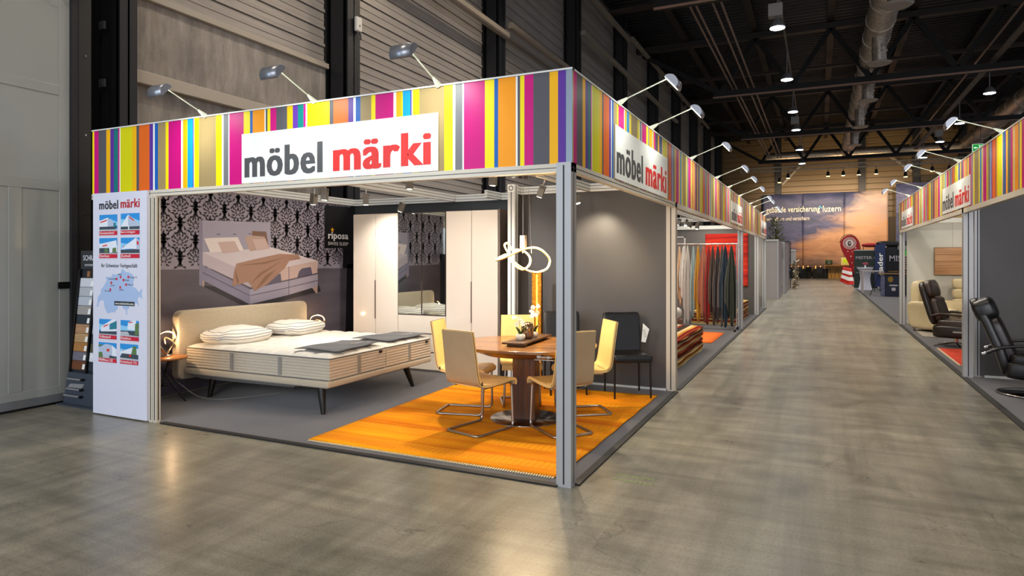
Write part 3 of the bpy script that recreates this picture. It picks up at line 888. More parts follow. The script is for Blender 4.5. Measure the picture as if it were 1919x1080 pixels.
# damask: rosettes in an offset grid framed by curling leaves
def leaf(b, c, a, L, W, lvl, curl=0.0, n=7):
    pts = []
    for s in (1, -1):
        for i in range(n + 1):
            t = i / n if s == 1 else 1 - i / n
            w = W * sin(pi * t ** 0.8) * (1 + 0.25 * sin(t * 18)) * s * 0.5
            ang = a + curl * t
            pts.append((c[0] + cos(ang) * L * t - sin(ang) * w, c[1] + sin(ang) * L * t + cos(ang) * w))
    vs = [(MX + 0.0004 * lvl, p[0], p[1]) for p in pts]
    n1 = n + 1
    b.add(vs, [(i, i + 1, 2 * n1 - 2 - i, 2 * n1 - 1 - i) for i in range(n)])
b = MB()
motif = MB()
cells = []
for i in range(-1, 10):
    for j in range(3):
        cells.append((0.79 + 0.424 * i - 0.424, 2.39 - 0.4 * j))
        cells.append((1.00 + 0.424 * i - 0.424, 2.19 - 0.4 * j))
for (cy, cz) in cells:
    if cz > 2.47 or cz < 1.50: continue
    ok = lambda z_: 1.49 < z_ < 2.43
    for ring, (n_, L, W, r0) in enumerate(((12, .055, .026, .055), (8, .040, .022, .016))):
        for i in range(n_):
            a = 2 * pi * (i + 0.5 * ring) / n_ + pi / 2
            k_ = 1.0 + 0.35 * max(0, sin(a)) + (0.2 if abs(cos(a)) > 0.9 else 0)
            if ok(cz + sin(a) * (r0 + L * k_)): leaf(motif, (cy + r0 * cos(a), cz + 1.1 * r0 * sin(a)), a, L * k_, W, 2, 0.5 if cos(a) > 0 else -0.5, 5)
    for i in range(3):
        if ok(cz - 0.14 - 0.01 * i): leaf(motif, (cy, cz - 0.09), -pi / 2 + 0.5 * (i - 1), 0.05, 0.018, 2, 0, 4)
    # ogee frame: acanthus leaves set along an S shaped stem on both sides
    for sx in (-1, 1):
        for i in range(12):
            t = (i + 0.5) / 12
            yy = 0.212 * sin(pi * t) ** 0.9; zz = -0.2 + 0.4 * t
            if not ok(cz + zz + 0.03) or t > 0.98: continue
            ta = atan2(0.4, 0.212 * pi * cos(pi * t))
            for side in (-1, 1):
                if i % 2 == (side > 0): continue
                aa = ta + side * 0.75
                big = 1.25 if 2 < i < 7 else 0.85
                leaf(motif, (cy + sx * yy, cz + zz), aa if sx == 1 else pi - aa, 0.068 * big, 0.032 * big, 2, -side * 1.1 * sx, 5)
            leaf(motif, (cy + sx * yy, cz + zz), ta if sx == 1 else pi - ta, 0.05, 0.012, 2, 0, 3)
motif.f = list(motif.f)
# keep the print inside the wall
keep = [i for i, f in enumerate(motif.f) if all(0.06 < motif.v[v][1] < 4.17 and 1.455 < motif.v[v][2] < 2.438 for v in f)]
motif.f = [motif.f[i] for i in keep]; motif.m = [motif.m[i] for i in keep]; motif.sm = [False] * len(keep)
tag(motif.build('damask_print', MDARK, mur), kind='stuff')
mpoly('dark_fade_print', [([(3.9, 1.44), (4.19, 1.44), (4.19, 2.44), (4.1, 2.44), (3.92, 2.2)], 0), ([(3.95, 0.02), (4.19, 0.02), (4.19, 1.5), (4.0, 1.5)], 0)], [mat('mural_black', '#201d22', 0.4)], 3)
BM = [mat('mb_side', '#8b87a0', 0.4), mat('mb_front', '#a49fb4', 0.4), mat('mb_top', '#d2c8d0', 0.4), mat('mb_matl', '#c0b4c0', 0.4), mat('mb_pil', '#e6dcdc', 0.4), mat('mb_tan', '#b89c90', 0.4),
      mat('mb_brown', '#7d5a4a', 0.4), mat('mb_blanket', '#a67f6c', 0.4), mat('mb_line', '#5f5a70', 0.4), mat('mb_shadow', '#35323a', 0.4), mat('mb_rose', '#c9b0ac', 0.4), mat('mb_blanket_dark', '#8a6450', 0.4)]
IT = [
 ([(1.26, 1.27), (1.31, 1.26), (2.04, 0.93), (2.6, 1.0), (3.4, 1.1), (3.35, 1.2), (2.0, 1.2)], 9),
 ([(1.30, 1.34), (1.34, 1.32), (1.33, 1.25), (1.31, 1.25)], 5), ([(3.21, 1.16), (3.33, 1.18), (3.32, 1.07), (3.29, 1.08)], 5),
 ([(1.26, 2.06), (1.31, 2.06), (1.31, 1.26), (1.26, 1.27)], 0), ([(1.31, 2.06), (2.4, 2.09), (2.4, 1.73), (1.85, 1.69), (1.31, 1.62)], 1),
 ([(1.31, 1.51), (2.04, 1.19), (2.04, 0.99), (1.31, 1.33)], 0), ([(2.04, 1.19), (2.74, 1.28), (3.33, 1.36), (3.33, 1.18), (2.74, 1.08), (2.04, 0.99)], 1),
 ([(1.31, 1.67), (2.08, 1.38), (2.06, 1.21), (1.31, 1.52)], 3), ([(2.08, 1.38), (2.74, 1.48), (3.33, 1.56), (3.32, 1.38), (2.74, 1.3), (2.06, 1.21)], 10),
 ([(1.31, 1.67), (1.93, 1.71), (2.41, 1.75), (3.33, 1.56), (2.74, 1.48), (2.08, 1.38)], 2),
 ([(2.735, 1.08), (2.745, 1.08), (2.745, 1.48), (2.735, 1.48)], 8), ([(2.05, 1.10), (2.74, 1.18), (3.33, 1.26), (3.33, 1.27), (2.74, 1.19), (2.05, 1.11)], 8),
 ([(1.31, 1.42), (2.04, 1.10), (2.04, 1.11), (1.31, 1.43)], 8),
 ([(1.33, 1.84), (1.43, 1.85), (1.84, 1.87), (1.94, 1.7), (1.42, 1.67)], 4), ([(2.08, 1.96), (2.32, 1.96), (2.36, 1.78), (2.22, 1.80), (2.08, 1.9)], 6),
 ([(1.95, 1.88), (2.08, 1.9), (2.29, 1.89), (2.38, 1.74), (2.04, 1.69)], 5), ([(1.53, 1.8), (1.79, 1.82), (1.87, 1.69), (1.6, 1.66)], 10), ([(2.08, 1.85), (2.3, 1.86), (2.38, 1.73), (2.16, 1.7)], 10),
 ([(2.52, 1.37), (2.58, 1.39), (2.6, 1.27), (2.2, 1.22)], 8), ([(2.9, 1.32), (2.94, 1.41), (3.0, 1.45), (3.18, 1.47), (3.21, 1.36)], 8),
 ([(1.82, 1.53), (2.14, 1.59), (2.56, 1.66), (2.92, 1.65), (2.97, 1.59), (2.74, 1.56), (2.66, 1.46), (2.35, 1.25), (2.12, 1.16), (2.05, 1.25), (2.01, 1.29), (1.75, 1.24), (1.78, 1.42)], 7),
 ([(1.82, 1.50), (2.3, 1.55), (2.7, 1.62), (2.3, 1.52)], 11), ([(2.05, 1.26), (2.2, 1.40), (2.6, 1.56), (2.25, 1.38)], 11), ([(1.80, 1.46), (1.86, 1.3), (1.84, 1.25), (1.80, 1.36)], 11), ([(2.12, 1.17), (2.3, 1.36), (2.5, 1.45), (2.3, 1.28)], 11),
 ([(1.5, 1.90), (1.54, 1.905), (1.58, 1.90), (1.54, 1.89)], 8), ([(1.75, 1.91), (1.79, 1.915), (1.83, 1.91), (1.79, 1.90)], 8), ([(2.0, 1.925), (2.04, 1.93), (2.08, 1.925), (2.04, 1.915)], 8), ([(2.2, 1.94), (2.24, 1.945), (2.28, 1.94), (2.24, 1.93)], 8)]
b = MB()
for i, (pl, m) in enumerate(IT):
    b.add([(MX + 0.0016 + 0.0002 * i, p[0], p[1]) for p in pl], [tuple(range(len(pl)))], m)
b.build('bed_picture', BM, mur)
mpoly('brand_square', [([(3.48, 1.75), (4.15, 1.77), (4.19, 1.77), (4.19, 2.42), (3.48, 2.40)], 0)], [mat('mural_sign_black', '#1b1a1e', 0.4)], 4)
YW = mat('mural_white_ink', '#eceef2', 0.5)
text('lettering', 'riposa', YW, mur, (MX + 0.002, 3.56, 1.865), (0, 1, 0), (0, 0, 1), 0.47, 0.135, 0.035)
text('lettering', 'SWISS SLEEP', YW, mur, (MX + 0.002, 3.56, 1.80), (0, 1, 0), (0, 0, 1), 0.47, 0.05, 0.0)
b = MB()
st = []
for i in range(10):
    r = 0.045 if i % 2 == 0 else 0.017
    a = pi / 2 + i * pi / 5
    st.append((3.655 + r * cos(a), 2.035 + r * sin(a)))
b.add([(MX + 0.0032, p[0], p[1]) for p in st] + [(MX + 0.0032, 3.655, 2.035)], [(i, (i + 1) % 10, 10) for i in range(10)])
b.build('star_print', mat('star_yellow', '#f0b81e', 0.5), mur)

# ---- rug booth (second section of the left row)
B2 = thing('exhibition_booth', 'striped exhibition booth with hanging fabrics and rug piles behind the front booth', 'exhibition booth', (0, 0, 0))
fascia(B2, (0, 0, 0), (0, 1, 0), (1, 0, 0), 3.13, 15.42, 0.66, seam=3.1)
sign(B2, (0, 0, 0), (0, 1, 0), (1, 0, 0), 9.0, 11.0, 2.30, 2.72)
MB().box((-0.05, 3.6, 2.205), (0.0, 15.42, 2.265)).build('fascia_rail', BEIGERAIL, B2)
MB().box((-0.03, 3.13, FZ1), (0.008, 15.42, FZ1 + 0.012)).build('top_trim', WHITE, B2)
post(B2, -0.055, 11.18, 2.27); post(B2, -0.055, 15.37, 2.27)
wall(B2, (-5.2, 15.32, 0), (1, 0, 0), 5.1, WALLGREY)
wall(B2, (-5.2, 4.25, 0), (0, 1, 0), 11.0, WALLGREY, nd=(-1, 0, 0), step=1.0)
for a, c in (((-5.2, 15.28), (-0.1, 15.28)), ((-5.2, 11.18), (-0.1, 11.18)), ((-2.6, 3.7), (-2.6, 15.2)), ((-5.18, 4.3), (-5.18, 15.3)), ((-0.9, 3.7), (-0.9, 11.2)), ((-5.2, 7.4), (-0.1, 7.4))):
    hbeam(B2, a, c)
# ---- end booth
B3 = thing('exhibition_booth', 'last small striped booth of the left row with pale walls', 'exhibition booth', (0, 0, 0))
fascia(B3, (0, 0, 0), (0, 1, 0), (1, 0, 0), 15.42, 18.3, 0.3, seam=3.1)
sign(B3, (0, 0, 0), (0, 1, 0), (1, 0, 0), 16.25, 18.2, 2.30, 2.72)
MB().box((-0.05, 15.42, 2.205), (0.0, 18.3, 2.265)).build('fascia_rail', BEIGERAIL, B3)
post(B3, -0.055, 18.1, 2.27)
wall(B3, (-5.0, 18.2, 0), (1, 0, 0), 4.9, mat('panel_grey_mid', '#a6a09b', 0.5))
fascia(B3, (0, 18.3, 0), (-1, 0, 0), (0, 1, 0), 0.0, 1.2, 0.3, seam=9)

# ---- right booth
B4 = thing('exhibition_booth', 'striped exhibition booth on the right of the aisle with recliners and sofas', 'exhibition booth', (0, 0, 0))
fascia(B4, (3.3, 0, 0), (0, 1, 0), (-1, 0, 0), 0.4, 14.06, 1.60, seam=2.66)
sign(B4, (3.3, 0, 0), (0, 1, 0), (-1, 0, 0), 7.80, 5.72, 2.28, 2.67)
sign(B4, (3.3, 0, 0), (0, 1, 0), (-1, 0, 0), 13.45, 11.4, 2.28, 2.67)
MB().box((3.3, 0.4, 2.205), (3.36, 14.06, 2.265)).build('fascia_rail', BEIGERAIL, B4)
MB().box((3.292, 0.4, FZ1), (3.33, 14.06, FZ1 + 0.012)).build('top_trim', WHITE, B4)
MB().box((3.3, 14.04, FZ0), (5.3, 14.06, FZ1)).build('fascia_board', STR['brown'], B4)
post(B4, 3.355, 6.25, 2.27); post(B4, 3.355, 14.0, 2.27); post(B4, 3.48, 6.36, 2.27, 0.07)
wall(B4, (3.45, 14.0, 0), (1, 0, 0), 5.6, WALLLIGHT)
wall(B4, (3.50, 6.32, 0), (1, 0, 0), 5.5, WALLGREY, z1=2.9, t=0.04, step=2.75)
wall(B4, (9.05, 0.5, 0), (0, 1, 0), 13.5, WALLLIGHT, nd=(1, 0, 0))
MB().box((3.55, 6.28, 0.0), (9.0, 6.30, 0.035)).build('base_rail', WHITE, B4)
for a, c in (((3.4, 9.9), (9, 9.9)), ((3.4, 13.9), (9, 13.9)), ((5.2, 6.4), (5.2, 13.9))):
    hbeam(B4, a, c)

# ================================================================== FRONT BOOTH FURNITURE
# ---- bed
LINEN = fabric('bed_linen_beige', '#a99c86', '#cdbfa6', 160, 0.85, 0.5)
LEGB = mat('leg_black_wood', '#17140f', 0.35)
bed = thing('bed', 'upholstered beige double bed with tall headboard and black tapered legs', 'bed', (-5.05, 1.82, 0))
def rrect(y0, y1, z0, z1, r, n=6):
    out = []
    for cy, cz, a0 in ((y1 - r, z1 - r, 0), (y0 + r, z1 - r, 90), (y0 + r, z0 + r, 180), (y1 - r, z0 + r, 270)):
        for i in range(n + 1):
            a = radians(a0 + 90 * i / n); out.append((cy + r * cos(a), cz + r * sin(a)))
    return out
MB().prism(rrect(-1.04, 1.02, 0.215, 1.0, 0.085), (-0.055, 0, 0), (0, 1, 0), (0, 0, 1), (1, 0, 0), 0.11).build('headboard', LINEN, bed, bevel=0.022, seg=3)
b = MB()
b.box((0.06, -0.97, 0.285), (2.15, 0.96, 0.352))
b.build('platform_rail', LINEN, bed, bevel=0.02, seg=3)
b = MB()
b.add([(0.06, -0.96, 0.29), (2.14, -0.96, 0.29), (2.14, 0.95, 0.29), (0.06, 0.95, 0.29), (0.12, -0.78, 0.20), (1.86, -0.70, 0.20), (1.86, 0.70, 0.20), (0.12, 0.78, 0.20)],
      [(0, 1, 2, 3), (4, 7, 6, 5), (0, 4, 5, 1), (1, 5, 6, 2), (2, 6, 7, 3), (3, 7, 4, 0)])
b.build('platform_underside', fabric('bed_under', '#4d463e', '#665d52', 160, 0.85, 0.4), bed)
def bedleg(x, y, dx, dy):
    b = MB()
    t = Vector((x, y, 0.29)); f = Vector((x + dx, y + dy, 0.0))
    pts = [t, t.lerp(f, .35), f]
    for (p, q, r1, r2) in ((t, t.lerp(f, 0.3), .048, .04), (t.lerp(f, .3), f, .04, .023)):
        b.cyl(p, q, r1, 8, 0, r2)
    b.beam(t + Vector((0, 0, -0.02)), t + Vector((-0.35 if x > 1 else 0.35, 0, -0.05)), 0.05, 0.03)
    return b.build('leg', LEGB, bed)
bedleg(1.98, -0.87, 0.05, -0.03); bedleg(1.98, 0.62, 0.05, 0.10); bedleg(0.30, -0.75, -0.03, -0.05); bedleg(0.30, 0.70, -0.03, 0.06)

TICK = mat('mattress_white', '#dad5ca', 0.8, sheen=0.2)
MSIDE = fabric('mattress_side', '#b3a793', '#cfc4b0', 300, 0.8, 0.3)
PIPEG = mat('mattress_piping', '#6d6a66', 0.7)
def mattress(label):
    t = thing('mattress', label, 'mattress', (0, 0, 0), group='mattresses on the bed')
    L, W, H = 2.08, 0.935, 0.215
    prof = []
    n = 7
    b = MB()
    # ribbed sides: stacked puffed bands
    for k_ in range(n):
        z0 = H * k_ / n; z1 = H * (k_ + 1) / n; zm = (z0 + z1) / 2
        for (za, zb, oa, ob) in ((z0, zm, 0.0, 0.007), (zm, z1, 0.007, 0.0)):
            r = [(oa, za), (ob, zb)]
            vs = []
            for (off, z) in r:
                vs += [(-off, -off, z), (L + off, -off, z), (L + off, W + off, z), (-off, W + off, z)]
            b.add(vs, [(i, (i + 1) % 4, 4 + (i + 1) % 4, 4 + i) for i in range(4)], 0, False)
    b.add([(0, 0, 0), (L, 0, 0), (L, W, 0), (0, W, 0)], [(3, 2, 1, 0)], 0)
    b.build('side_band', MSIDE, t)
    def top(u, v):
        x = L * u; y = W * v
        nx = 8.0; ny = 4.0
        qx = abs(sin(pi * u * nx)) ** 0.35; qy = abs(sin(pi * v * ny)) ** 0.35
        e = min(1, min(u * L, (1 - u) * L, v * W, (1 - v) * W) / 0.07)
        return (x, y, H + 0.008 + 0.028 * min(qx, qy) * (0.35 + 0.65 * e) + 0.014 * (e ** 0.5))
    b = MB().grid(top, 97, 49)
    b.build('quilted_top', TICK, t)
    for z in (H + 0.008, 0.004):
        MB().tube(fillet([(-0.004, -0.004, z), (L + 0.004, -0.004, z), (L + 0.004, W + 0.004, z), (-0.004, W + 0.004, z)], 0.03, 3, True), 0.006, 6, closed=True).build('piping', PIPEG, t)
    for x in (0.70, 1.40):
        MB().box((x, -0.013, 0.02), (x + 0.045, -0.006, H - 0.01)).box((x + 0.018, -0.015, 0.02), (x + 0.027, -0.012, H - 0.01)).build('side_handle', mat('handle_grey', '#8f8b82', 0.7), t)
    MB().box((L + 0.006, W * 0.47, 0.02), (L + 0.013, W * 0.47 + 0.045, H - 0.01)).box((L + 0.012, W * 0.47 + 0.018, 0.02), (L + 0.015, W * 0.47 + 0.027, H - 0.01)).build('side_handle', MATS['handle_grey'], t)
    MB().cbox((L + 0.012, W - 0.10, H - 0.02), (0.008, 0.05, 0.028)).build('zip_tag', BLACK, t)
    return t
m1 = mattress('near white quilted mattress on the beige bed, by the aisle side')
m1.location = (-5.0, 0.895, 0.354)
dup(m1, (-5.0, 1.848, 0.354), label='far white quilted mattress on the beige bed, by the wardrobe')

PIL = fabric('pillow_white', '#e6e0d4', '#f0ebe0', 120, 0.8, 0.15)
STRIPEP = mat('pillow_stripe', '#8a8a94', 0.8)
def pillow(loc, rz, label, seed):
    t = thing('pillow', label, 'pillow', loc, rz, group='pillows on the bed')
    rnd = random.Random(seed)
    ph = rnd.random() * 6
    def fn(q):
        u = q.y / 0.40; v = q.x / 0.26
        z = q.z * (1.0 - 0.35 * abs(u) ** 2.5) + 0.014 * sin(3.5 * u + ph) * (1 - v * v) + 0.006 * sin(11 * v + 4 * u + ph) + 0.02 * (u * u)
        return Vector((q.x * (1 + 0.04 * sin(4 * u + ph)), q.y * (1 + 0.03 * cos(3 * v)), z))
    b = MB().pillow((0, 0, 0.090), (0.26, 0.385, 0.105), 0.75, 0.42, 44, 22, fn=fn)
    b.build('cover', PIL, t)
    for zz, off in ((0.055, 1.004), (0.09, 1.004), (0.125, 1.003), (0.155, 1.002)):
        pts = []
        for i in range(36):
            a = 2 * pi * i / 36
            sg = lambda c_, p: math.copysign(abs(c_) ** p, c_)
            th = math.asin(max(-1, min(1, (zz - 0.075) / 0.105)))
            # superellipsoid: z = c * |sin v|^e1, radius = |cos v|^e1
            sv = min(1.0, abs((zz - 0.075) / 0.105)) ** (1 / 0.75); r = sqrt(1 - sv * sv) ** 0.75
            q = fn(Vector((0.26 * r * sg(cos(a), .42) * off, 0.385 * r * sg(sin(a), .42) * off, (zz - 0.075))))
            pts.append(q + Vector((0, 0, 0.09)))
        MB().tube(pts, 0.0042, 4, closed=True).build('stripe_piping', STRIPEP, t)
    MB().cbox((0.16, -0.37, 0.09), (0.02, 0.015, 0.01)).build('care_label', SIGNW, t)
    return t
pillow((-4.72, 1.36, 0.590), radians(-6), 'plump white striped pillow on the near half of the bed', 3)
pillow((-4.70, 2.30, 0.590), radians(4), 'plump white striped pillow on the far half of the bed', 9)

COVER = fabric('cover_charcoal', '#3d3d3f', '#4c4c4e', 200, 0.85, 0.25)
def cover(loc, rz, label):
    t = thing('foot_cover', label, 'bed runner', loc, rz, group='charcoal covers on the mattresses')
    def f(u, v):
        x = (u - 0.5) * 0.54; y = (v - 0.5) * 0.80
        return (x + 0.006 * sin(v * 9), y + 0.006 * sin(u * 7), 0.006 * sin(v * 11 + 1) * sin(u * 5) + 0.006 * sin(v * 6 + u * 3))
    MB().grid(f, 16, 22).build('cloth', COVER, t, solid=0.006)
    text('lettering', 'riposa', YW, t, (0.15, 0.10, 0.016), (0, 1, 0), (-1, 0, 0), 0.15, 0.035, 0.02)
    b = MB()
    st = []
    for i in range(10):
        r = 0.022 if i % 2 == 0 else 0.009
        a = pi / 2 + i * pi / 5
        st.append((0.10 + r * cos(a), 0.10 + r * sin(a), 0.018))
    b.add(st + [(0.10, 0.10, 0.018)], [(i, (i + 1) % 10, 10) for i in range(10)])
    b.build('star_print', MATS['star_yellow'], t)
    return t
cover((-3.22, 1.40, 0.640), radians(2), 'charcoal cloth cover lying on the foot of the near mattress')
cover((-3.22, 2.36, 0.640), radians(-3), 'charcoal cloth cover lying on the foot of the far mattress')

# ---- wardrobe
GLOSS = mat('gloss_champagne', '#d9cfc3', 0.10, 0, 0.5, coat=0.6)
CARC = mat('carcass_taupe', '#6b5d55', 0.4)
wd = thing('wardrobe', 'large gloss champagne wardrobe with two mirror doors and three drawers', 'wardrobe', (-4.72, 3.5, 0))
MB().box((0.0, 0.022, 0.03), (2.42, 0.62, 2.25)).build('body', CARC, wd, bevel=0.003)
MB().box((0.02, 0.05, 0.0), (2.40, 0.6, 0.03)).build('plinth', GROOVE, wd)
MB().box((2.41, 0.0, 0.0), (2.435, 0.62, 2.255)).build('side_panel', CARC, wd)
dx = [0.0, 0.405, 0.80, 1.207, 1.60, 2.003, 2.405]
MIR = mat('mirror_glass', '#c9d0cf', 0.01, 1.0)
SEAM = mat('seam_dark', '#2b211c', 0.5)
for i in range(6):
    x0, x1 = dx[i] + 0.004, dx[i + 1] - 0.004
    if i in (2, 3):
        d = MB().box((x0, 0.0, 0.80), (x1, 0.02, 2.245)).build('mirror_door', [SEAM], wd)
        MB().box((x0 + 0.005, -0.003, 0.808), (x1 - 0.005, 0.001, 2.238)).build('mirror', MIR, d)
    else:
        d = MB().box((x0, 0.0, 0.035), (x1, 0.02, 2.245)).build('door', GLOSS, wd, bevel=0.003)
for x in (dx[1], dx[5]):
    MB().box((x - 0.006, -0.012, 0.72), (x + 0.006, 0.0, 1.28)).build('handle', mat('bronze_handle', '#5c4b3f', 0.35, 0.6), wd, bevel=0.002)
MB().box((dx[3] - 0.006, -0.012, 0.90), (dx[3] + 0.006, 0.0, 1.28)).build('handle', MATS['bronze_handle'], wd, bevel=0.002)
for z0, z1 in ((0.545, 0.79), (0.285, 0.525), (0.035, 0.265)):
    MB().box((dx[2] + 0.004, 0.0, z0), (dx[4] - 0.004, 0.02, z1)).build('drawer', GLOSS, wd, bevel=0.003)
    MB().box((dx[2] + 0.004, 0.012, z0 - 0.02), (dx[4] - 0.004, 0.021, z0)).build('grip_recess', mat('recess_grey', '#77706c', 0.4), wd)

# ---- bedside tables + ring lamps
OAK = wood('side_table_oak', '#7d4a1c', '#a8682c', '#c08240', 0.35, 2.0)
def side_table(loc, label, rz=0.0):
    t = thing('side_table', label, 'side table', loc, rz, group='round side tables by the bed')
    MB().lathe([(0.0, 0.485), (0.19, 0.485), (0.225, 0.492), (0.23, 0.503), (0.225, 0.512), (0.0, 0.512)], 36).build('table_top', OAK, t)
    for i in range(3):
        a = i * 2 * pi / 3 + 0.5
        MB().cyl((-0.10 * cos(a), -0.10 * sin(a), 0.487), (0.21 * cos(a), 0.21 * sin(a), 0.0), 0.010, 8).build('leg', BLACK, t)
    MB().lathe([(0.035, 0.19), (0.04, 0.2), (0.035, 0.21)], 12).build('ring', BLACK, t)
    return t
side_table((-4.975, 0.60, 0), 'round wooden side table on crossed black legs, left of the bed', 0.3)
side_table((-4.92, 3.13, 0), 'round wooden side table behind the far pillow, by the wardrobe', 1.2)
RINGM = mat('ring_silver', '#b9a98c', 0.25, 0.9)
def ring_lamp(loc, rz, label):
    t = thing('ring_lamp', label, 'table lamp', loc, rz, group='ring lamps on the side tables')
    MB().lathe([(0.0, 0.0), (0.06, 0.0), (0.06, 0.012), (0.0, 0.014)], 24).build('base', CHROME, t)
    # an open twisted loop, tilted ribbon
    pts = []
    for i in range(49):
        a = -pi / 2 + 0.15 + (2 * pi - 0.3) * i / 48
        r = 0.125
        pts.append((0.035 * sin(2 * a), r * cos(a), 0.145 + 0.13 * sin(a)))
    MB().tube(pts, 0.0045, 8, w=0.013).build('ring', RINGM, t)
    e = []
    for i in range(14, 36):
        p = Vector(pts[i]); c = Vector((0, 0, 0.145)); e.append(p + (c - p).normalized() * 0.007)
    MB().tube(e, 0.003, 8, w=0.007).build('light_strip', WARMEM, t)
    pts2 = [(0.03 * cos(a_ * 2), 0.07 * cos(a_) + 0.02, 0.10 + 0.10 * sin(a_)) for a_ in [0.2 + 2.6 * i / 14 for i in range(15)]]
    MB().tube(pts2, 0.005, 8, w=0.012).build('inner_band', RINGM, t)
    light('lamp_light', 'POINT', (0.06, 0, 0.22), power=4.5, color=(1.0, 0.66, 0.36), parent=t, shadow_soft_size=0.012)
    return t
ring_lamp((-5.02, 0.655, 0.512), radians(15), 'curved silver ring lamp glowing warm, left of the headboard')
ring_lamp((-4.98, 3.02, 0.512), radians(-10), 'curved ring lamp glowing warm beyond the far pillow')
# floor cable near the bed
tag(MB().tube(spline([(-5.15, 0.8, 0.3), (-5.12, 0.85, 0.2), (-4.9, 0.75, 0.18), (-4.8, 0.9, 0.03), (-4.5, 1.0, 0.012), (-4.2, 1.5, 0.012)], 6), 0.004, 6).build('lamp_cable', mat('clear_cable', '#a09c94', 0.3)), 'thin pale cable hanging down beside the left bedside table', 'cable')

# ---- orange rug
def rug_mat():
    m = bpy.data.materials.new('rug_orange'); g = N(m)
    tc = g.n('ShaderNodeTexCoord'); sep = g.n('ShaderNodeSeparateXYZ'); g.l(tc.outputs['Object'], sep.inputs[0])
    X, Y = sep.outputs[0], sep.outputs[1]
    v = g.coord((0.5, 5, 1)); ab = g.noise(v, 1.0, 3, 0.5)
    v2 = g.coord((30, 90, 1)); fib = g.noise(v2, 3, 3, 0.7)
    base = g.ramp(ab, [(0.25, '#cc5a00'), (0.42, '#e88408'), (0.6, '#faa20c'), (0.78, '#ffbc22')])
    # bands of woven motifs every 0.62 m
    yy = g.math('FRACT', g.math('DIVIDE', Y, 0.43))
    band = g.math('MULTIPLY', g.math('GREATER_THAN', yy, 0.55), g.math('LESS_THAN', yy, 0.92))
    xx = g.math('FRACT', g.math('DIVIDE', X, 0.055)); zz = g.math('FRACT', g.math('DIVIDE', Y, 0.04))
    dx = g.math('ABSOLUTE', g.math('SUBTRACT', xx, 0.5)); dz = g.math('ABSOLUTE', g.math('SUBTRACT', zz, 0.5))
    dia = g.math('LESS_THAN', g.math('ADD', dx, dz), 0.36)
    mot = g.math('MULTIPLY', dia, band)
    lines = g.math('MULTIPLY', g.math('GREATER_THAN', g.math('SINE', g.math('MULTIPLY', Y, 150.0)), 0.2), band)
    c = g.mixc(g.math('MULTIPLY', band, 0.35), base, '#ffb424')
    c = g.mixc(g.math('MULTIPLY', lines, 0.25), c, '#e88a10')
    c = g.mixc(g.math('MULTIPLY', mot, 0.5), c, '#d96800')
    drk = g.math('MULTIPLY', g.math('GREATER_THAN', yy, 0.92), g.math('LESS_THAN', yy, 0.99))
    c = g.mixc(g.math('MULTIPLY', drk, 0.3), c, '#b84c00')
    c = g.mixc(0.45, c, g.ramp(fib, [(0.35, '#8d8d8d'), (0.6, '#ffffff')]), 'MULTIPLY')
    g.l(c, g.p.inputs['Base Color']); g.p.inputs['Roughness'].default_value = 0.9; g.p.inputs['Specular IOR Level'].default_value = 0.15
    g.p.inputs['Sheen Weight'].default_value = 0.2; g.p.inputs['Sheen Tint'].default_value = lin('#ff9a20')
    h = g.math('ADD', g.math('MULTIPLY', mot, 0.6), fib); g.bump(h, 0.35, 0.006)
    return m
RUGM = rug_mat()
b = MB()
Q = [(-2.48, 0.12), (-0.15, 0.13), (-0.13, 3.22), (-2.58, 3.12)]
def rf(u, v):
    x = (Q[0][0] * (1 - u) + Q[1][0] * u) * (1 - v) + (Q[3][0] * (1 - u) + Q[2][0] * u) * v
    y = (Q[0][1] * (1 - u) + Q[1][1] * u) * (1 - v) + (Q[3][1] * (1 - u) + Q[2][1] * u) * v
    w = 0.006 * sin(u * 17 + v * 3) * (v ** 6) + 0.004 * sin(v * 31) * (u ** 8)
    return (x + w, y + w, 0.016 + 0.0015 * sin(u * 9) * sin(v * 13))
b.grid(rf, 40, 50)
o = b.build('area_rug', RUGM, solid=0.008)
tag(o, 'large bright orange woven rug with patterned bands under the dining set', 'rug')
tx_ = MB()
for i in range(110):
    x = -2.47 + 2.3 * i / 110
    tx_.box((x, 0.095, 0.010), (x + 0.012, 0.125, 0.016))
tag(tx_.build('fringe', mat('fringe_cream', '#d8c6a0', 0.9), o), kind='stuff')

# ---- dining table
WAL = wood('table_walnut', '#5e3814', '#8a5a26', '#ab7a3a', 0.28, 1.6, 'x', coat=0.3)
WALD = wood('table_walnut_dark', '#3a1f0d', '#5a3216', '#74441f', 0.3, 1.6, 'z')
tb = thing('dining_table', 'oval walnut dining table on a square column and round steel base', 'dining table', (-1.06, 1.60, 0), radians(8))
def oval(rx, ry, p=2.3, n=64):
    out = []
    for i in range(n):
        a = 2 * pi * i / n
        out.append((rx * math.copysign(abs(cos(a)) ** (2 / p), cos(a)), ry * math.copysign(abs(sin(a)) ** (2 / p), sin(a))))
    return out
top = MB().prism(oval(0.69, 0.60), (0, 0, 0.735), (1, 0, 0), (0, 1, 0), (0, 0, 1), 0.026).build('table_top', WAL, tb, bevel=0.004)
MB().box((-0.34, -0.6, 0.7605), (-0.338, 0.6, 0.7614)).box((0.34, -0.6, 0.7605), (0.342, 0.6, 0.7614)).build('joint_line', WALD, tb)
b = MB()
outer = oval(0.63, 0.54); inner = oval(0.40, 0.34)
n = len(outer)
b.add([(p[0], p[1], 0.734) for p in outer] + [(p[0], p[1], 0.655) for p in inner], [(i, (i + 1) % n, n + (i + 1) % n, n + i) for i in range(n)] + [tuple(range(2 * n - 1, n - 1, -1))], 0, False)
b.build('apron', WAL, tb)
b = MB()
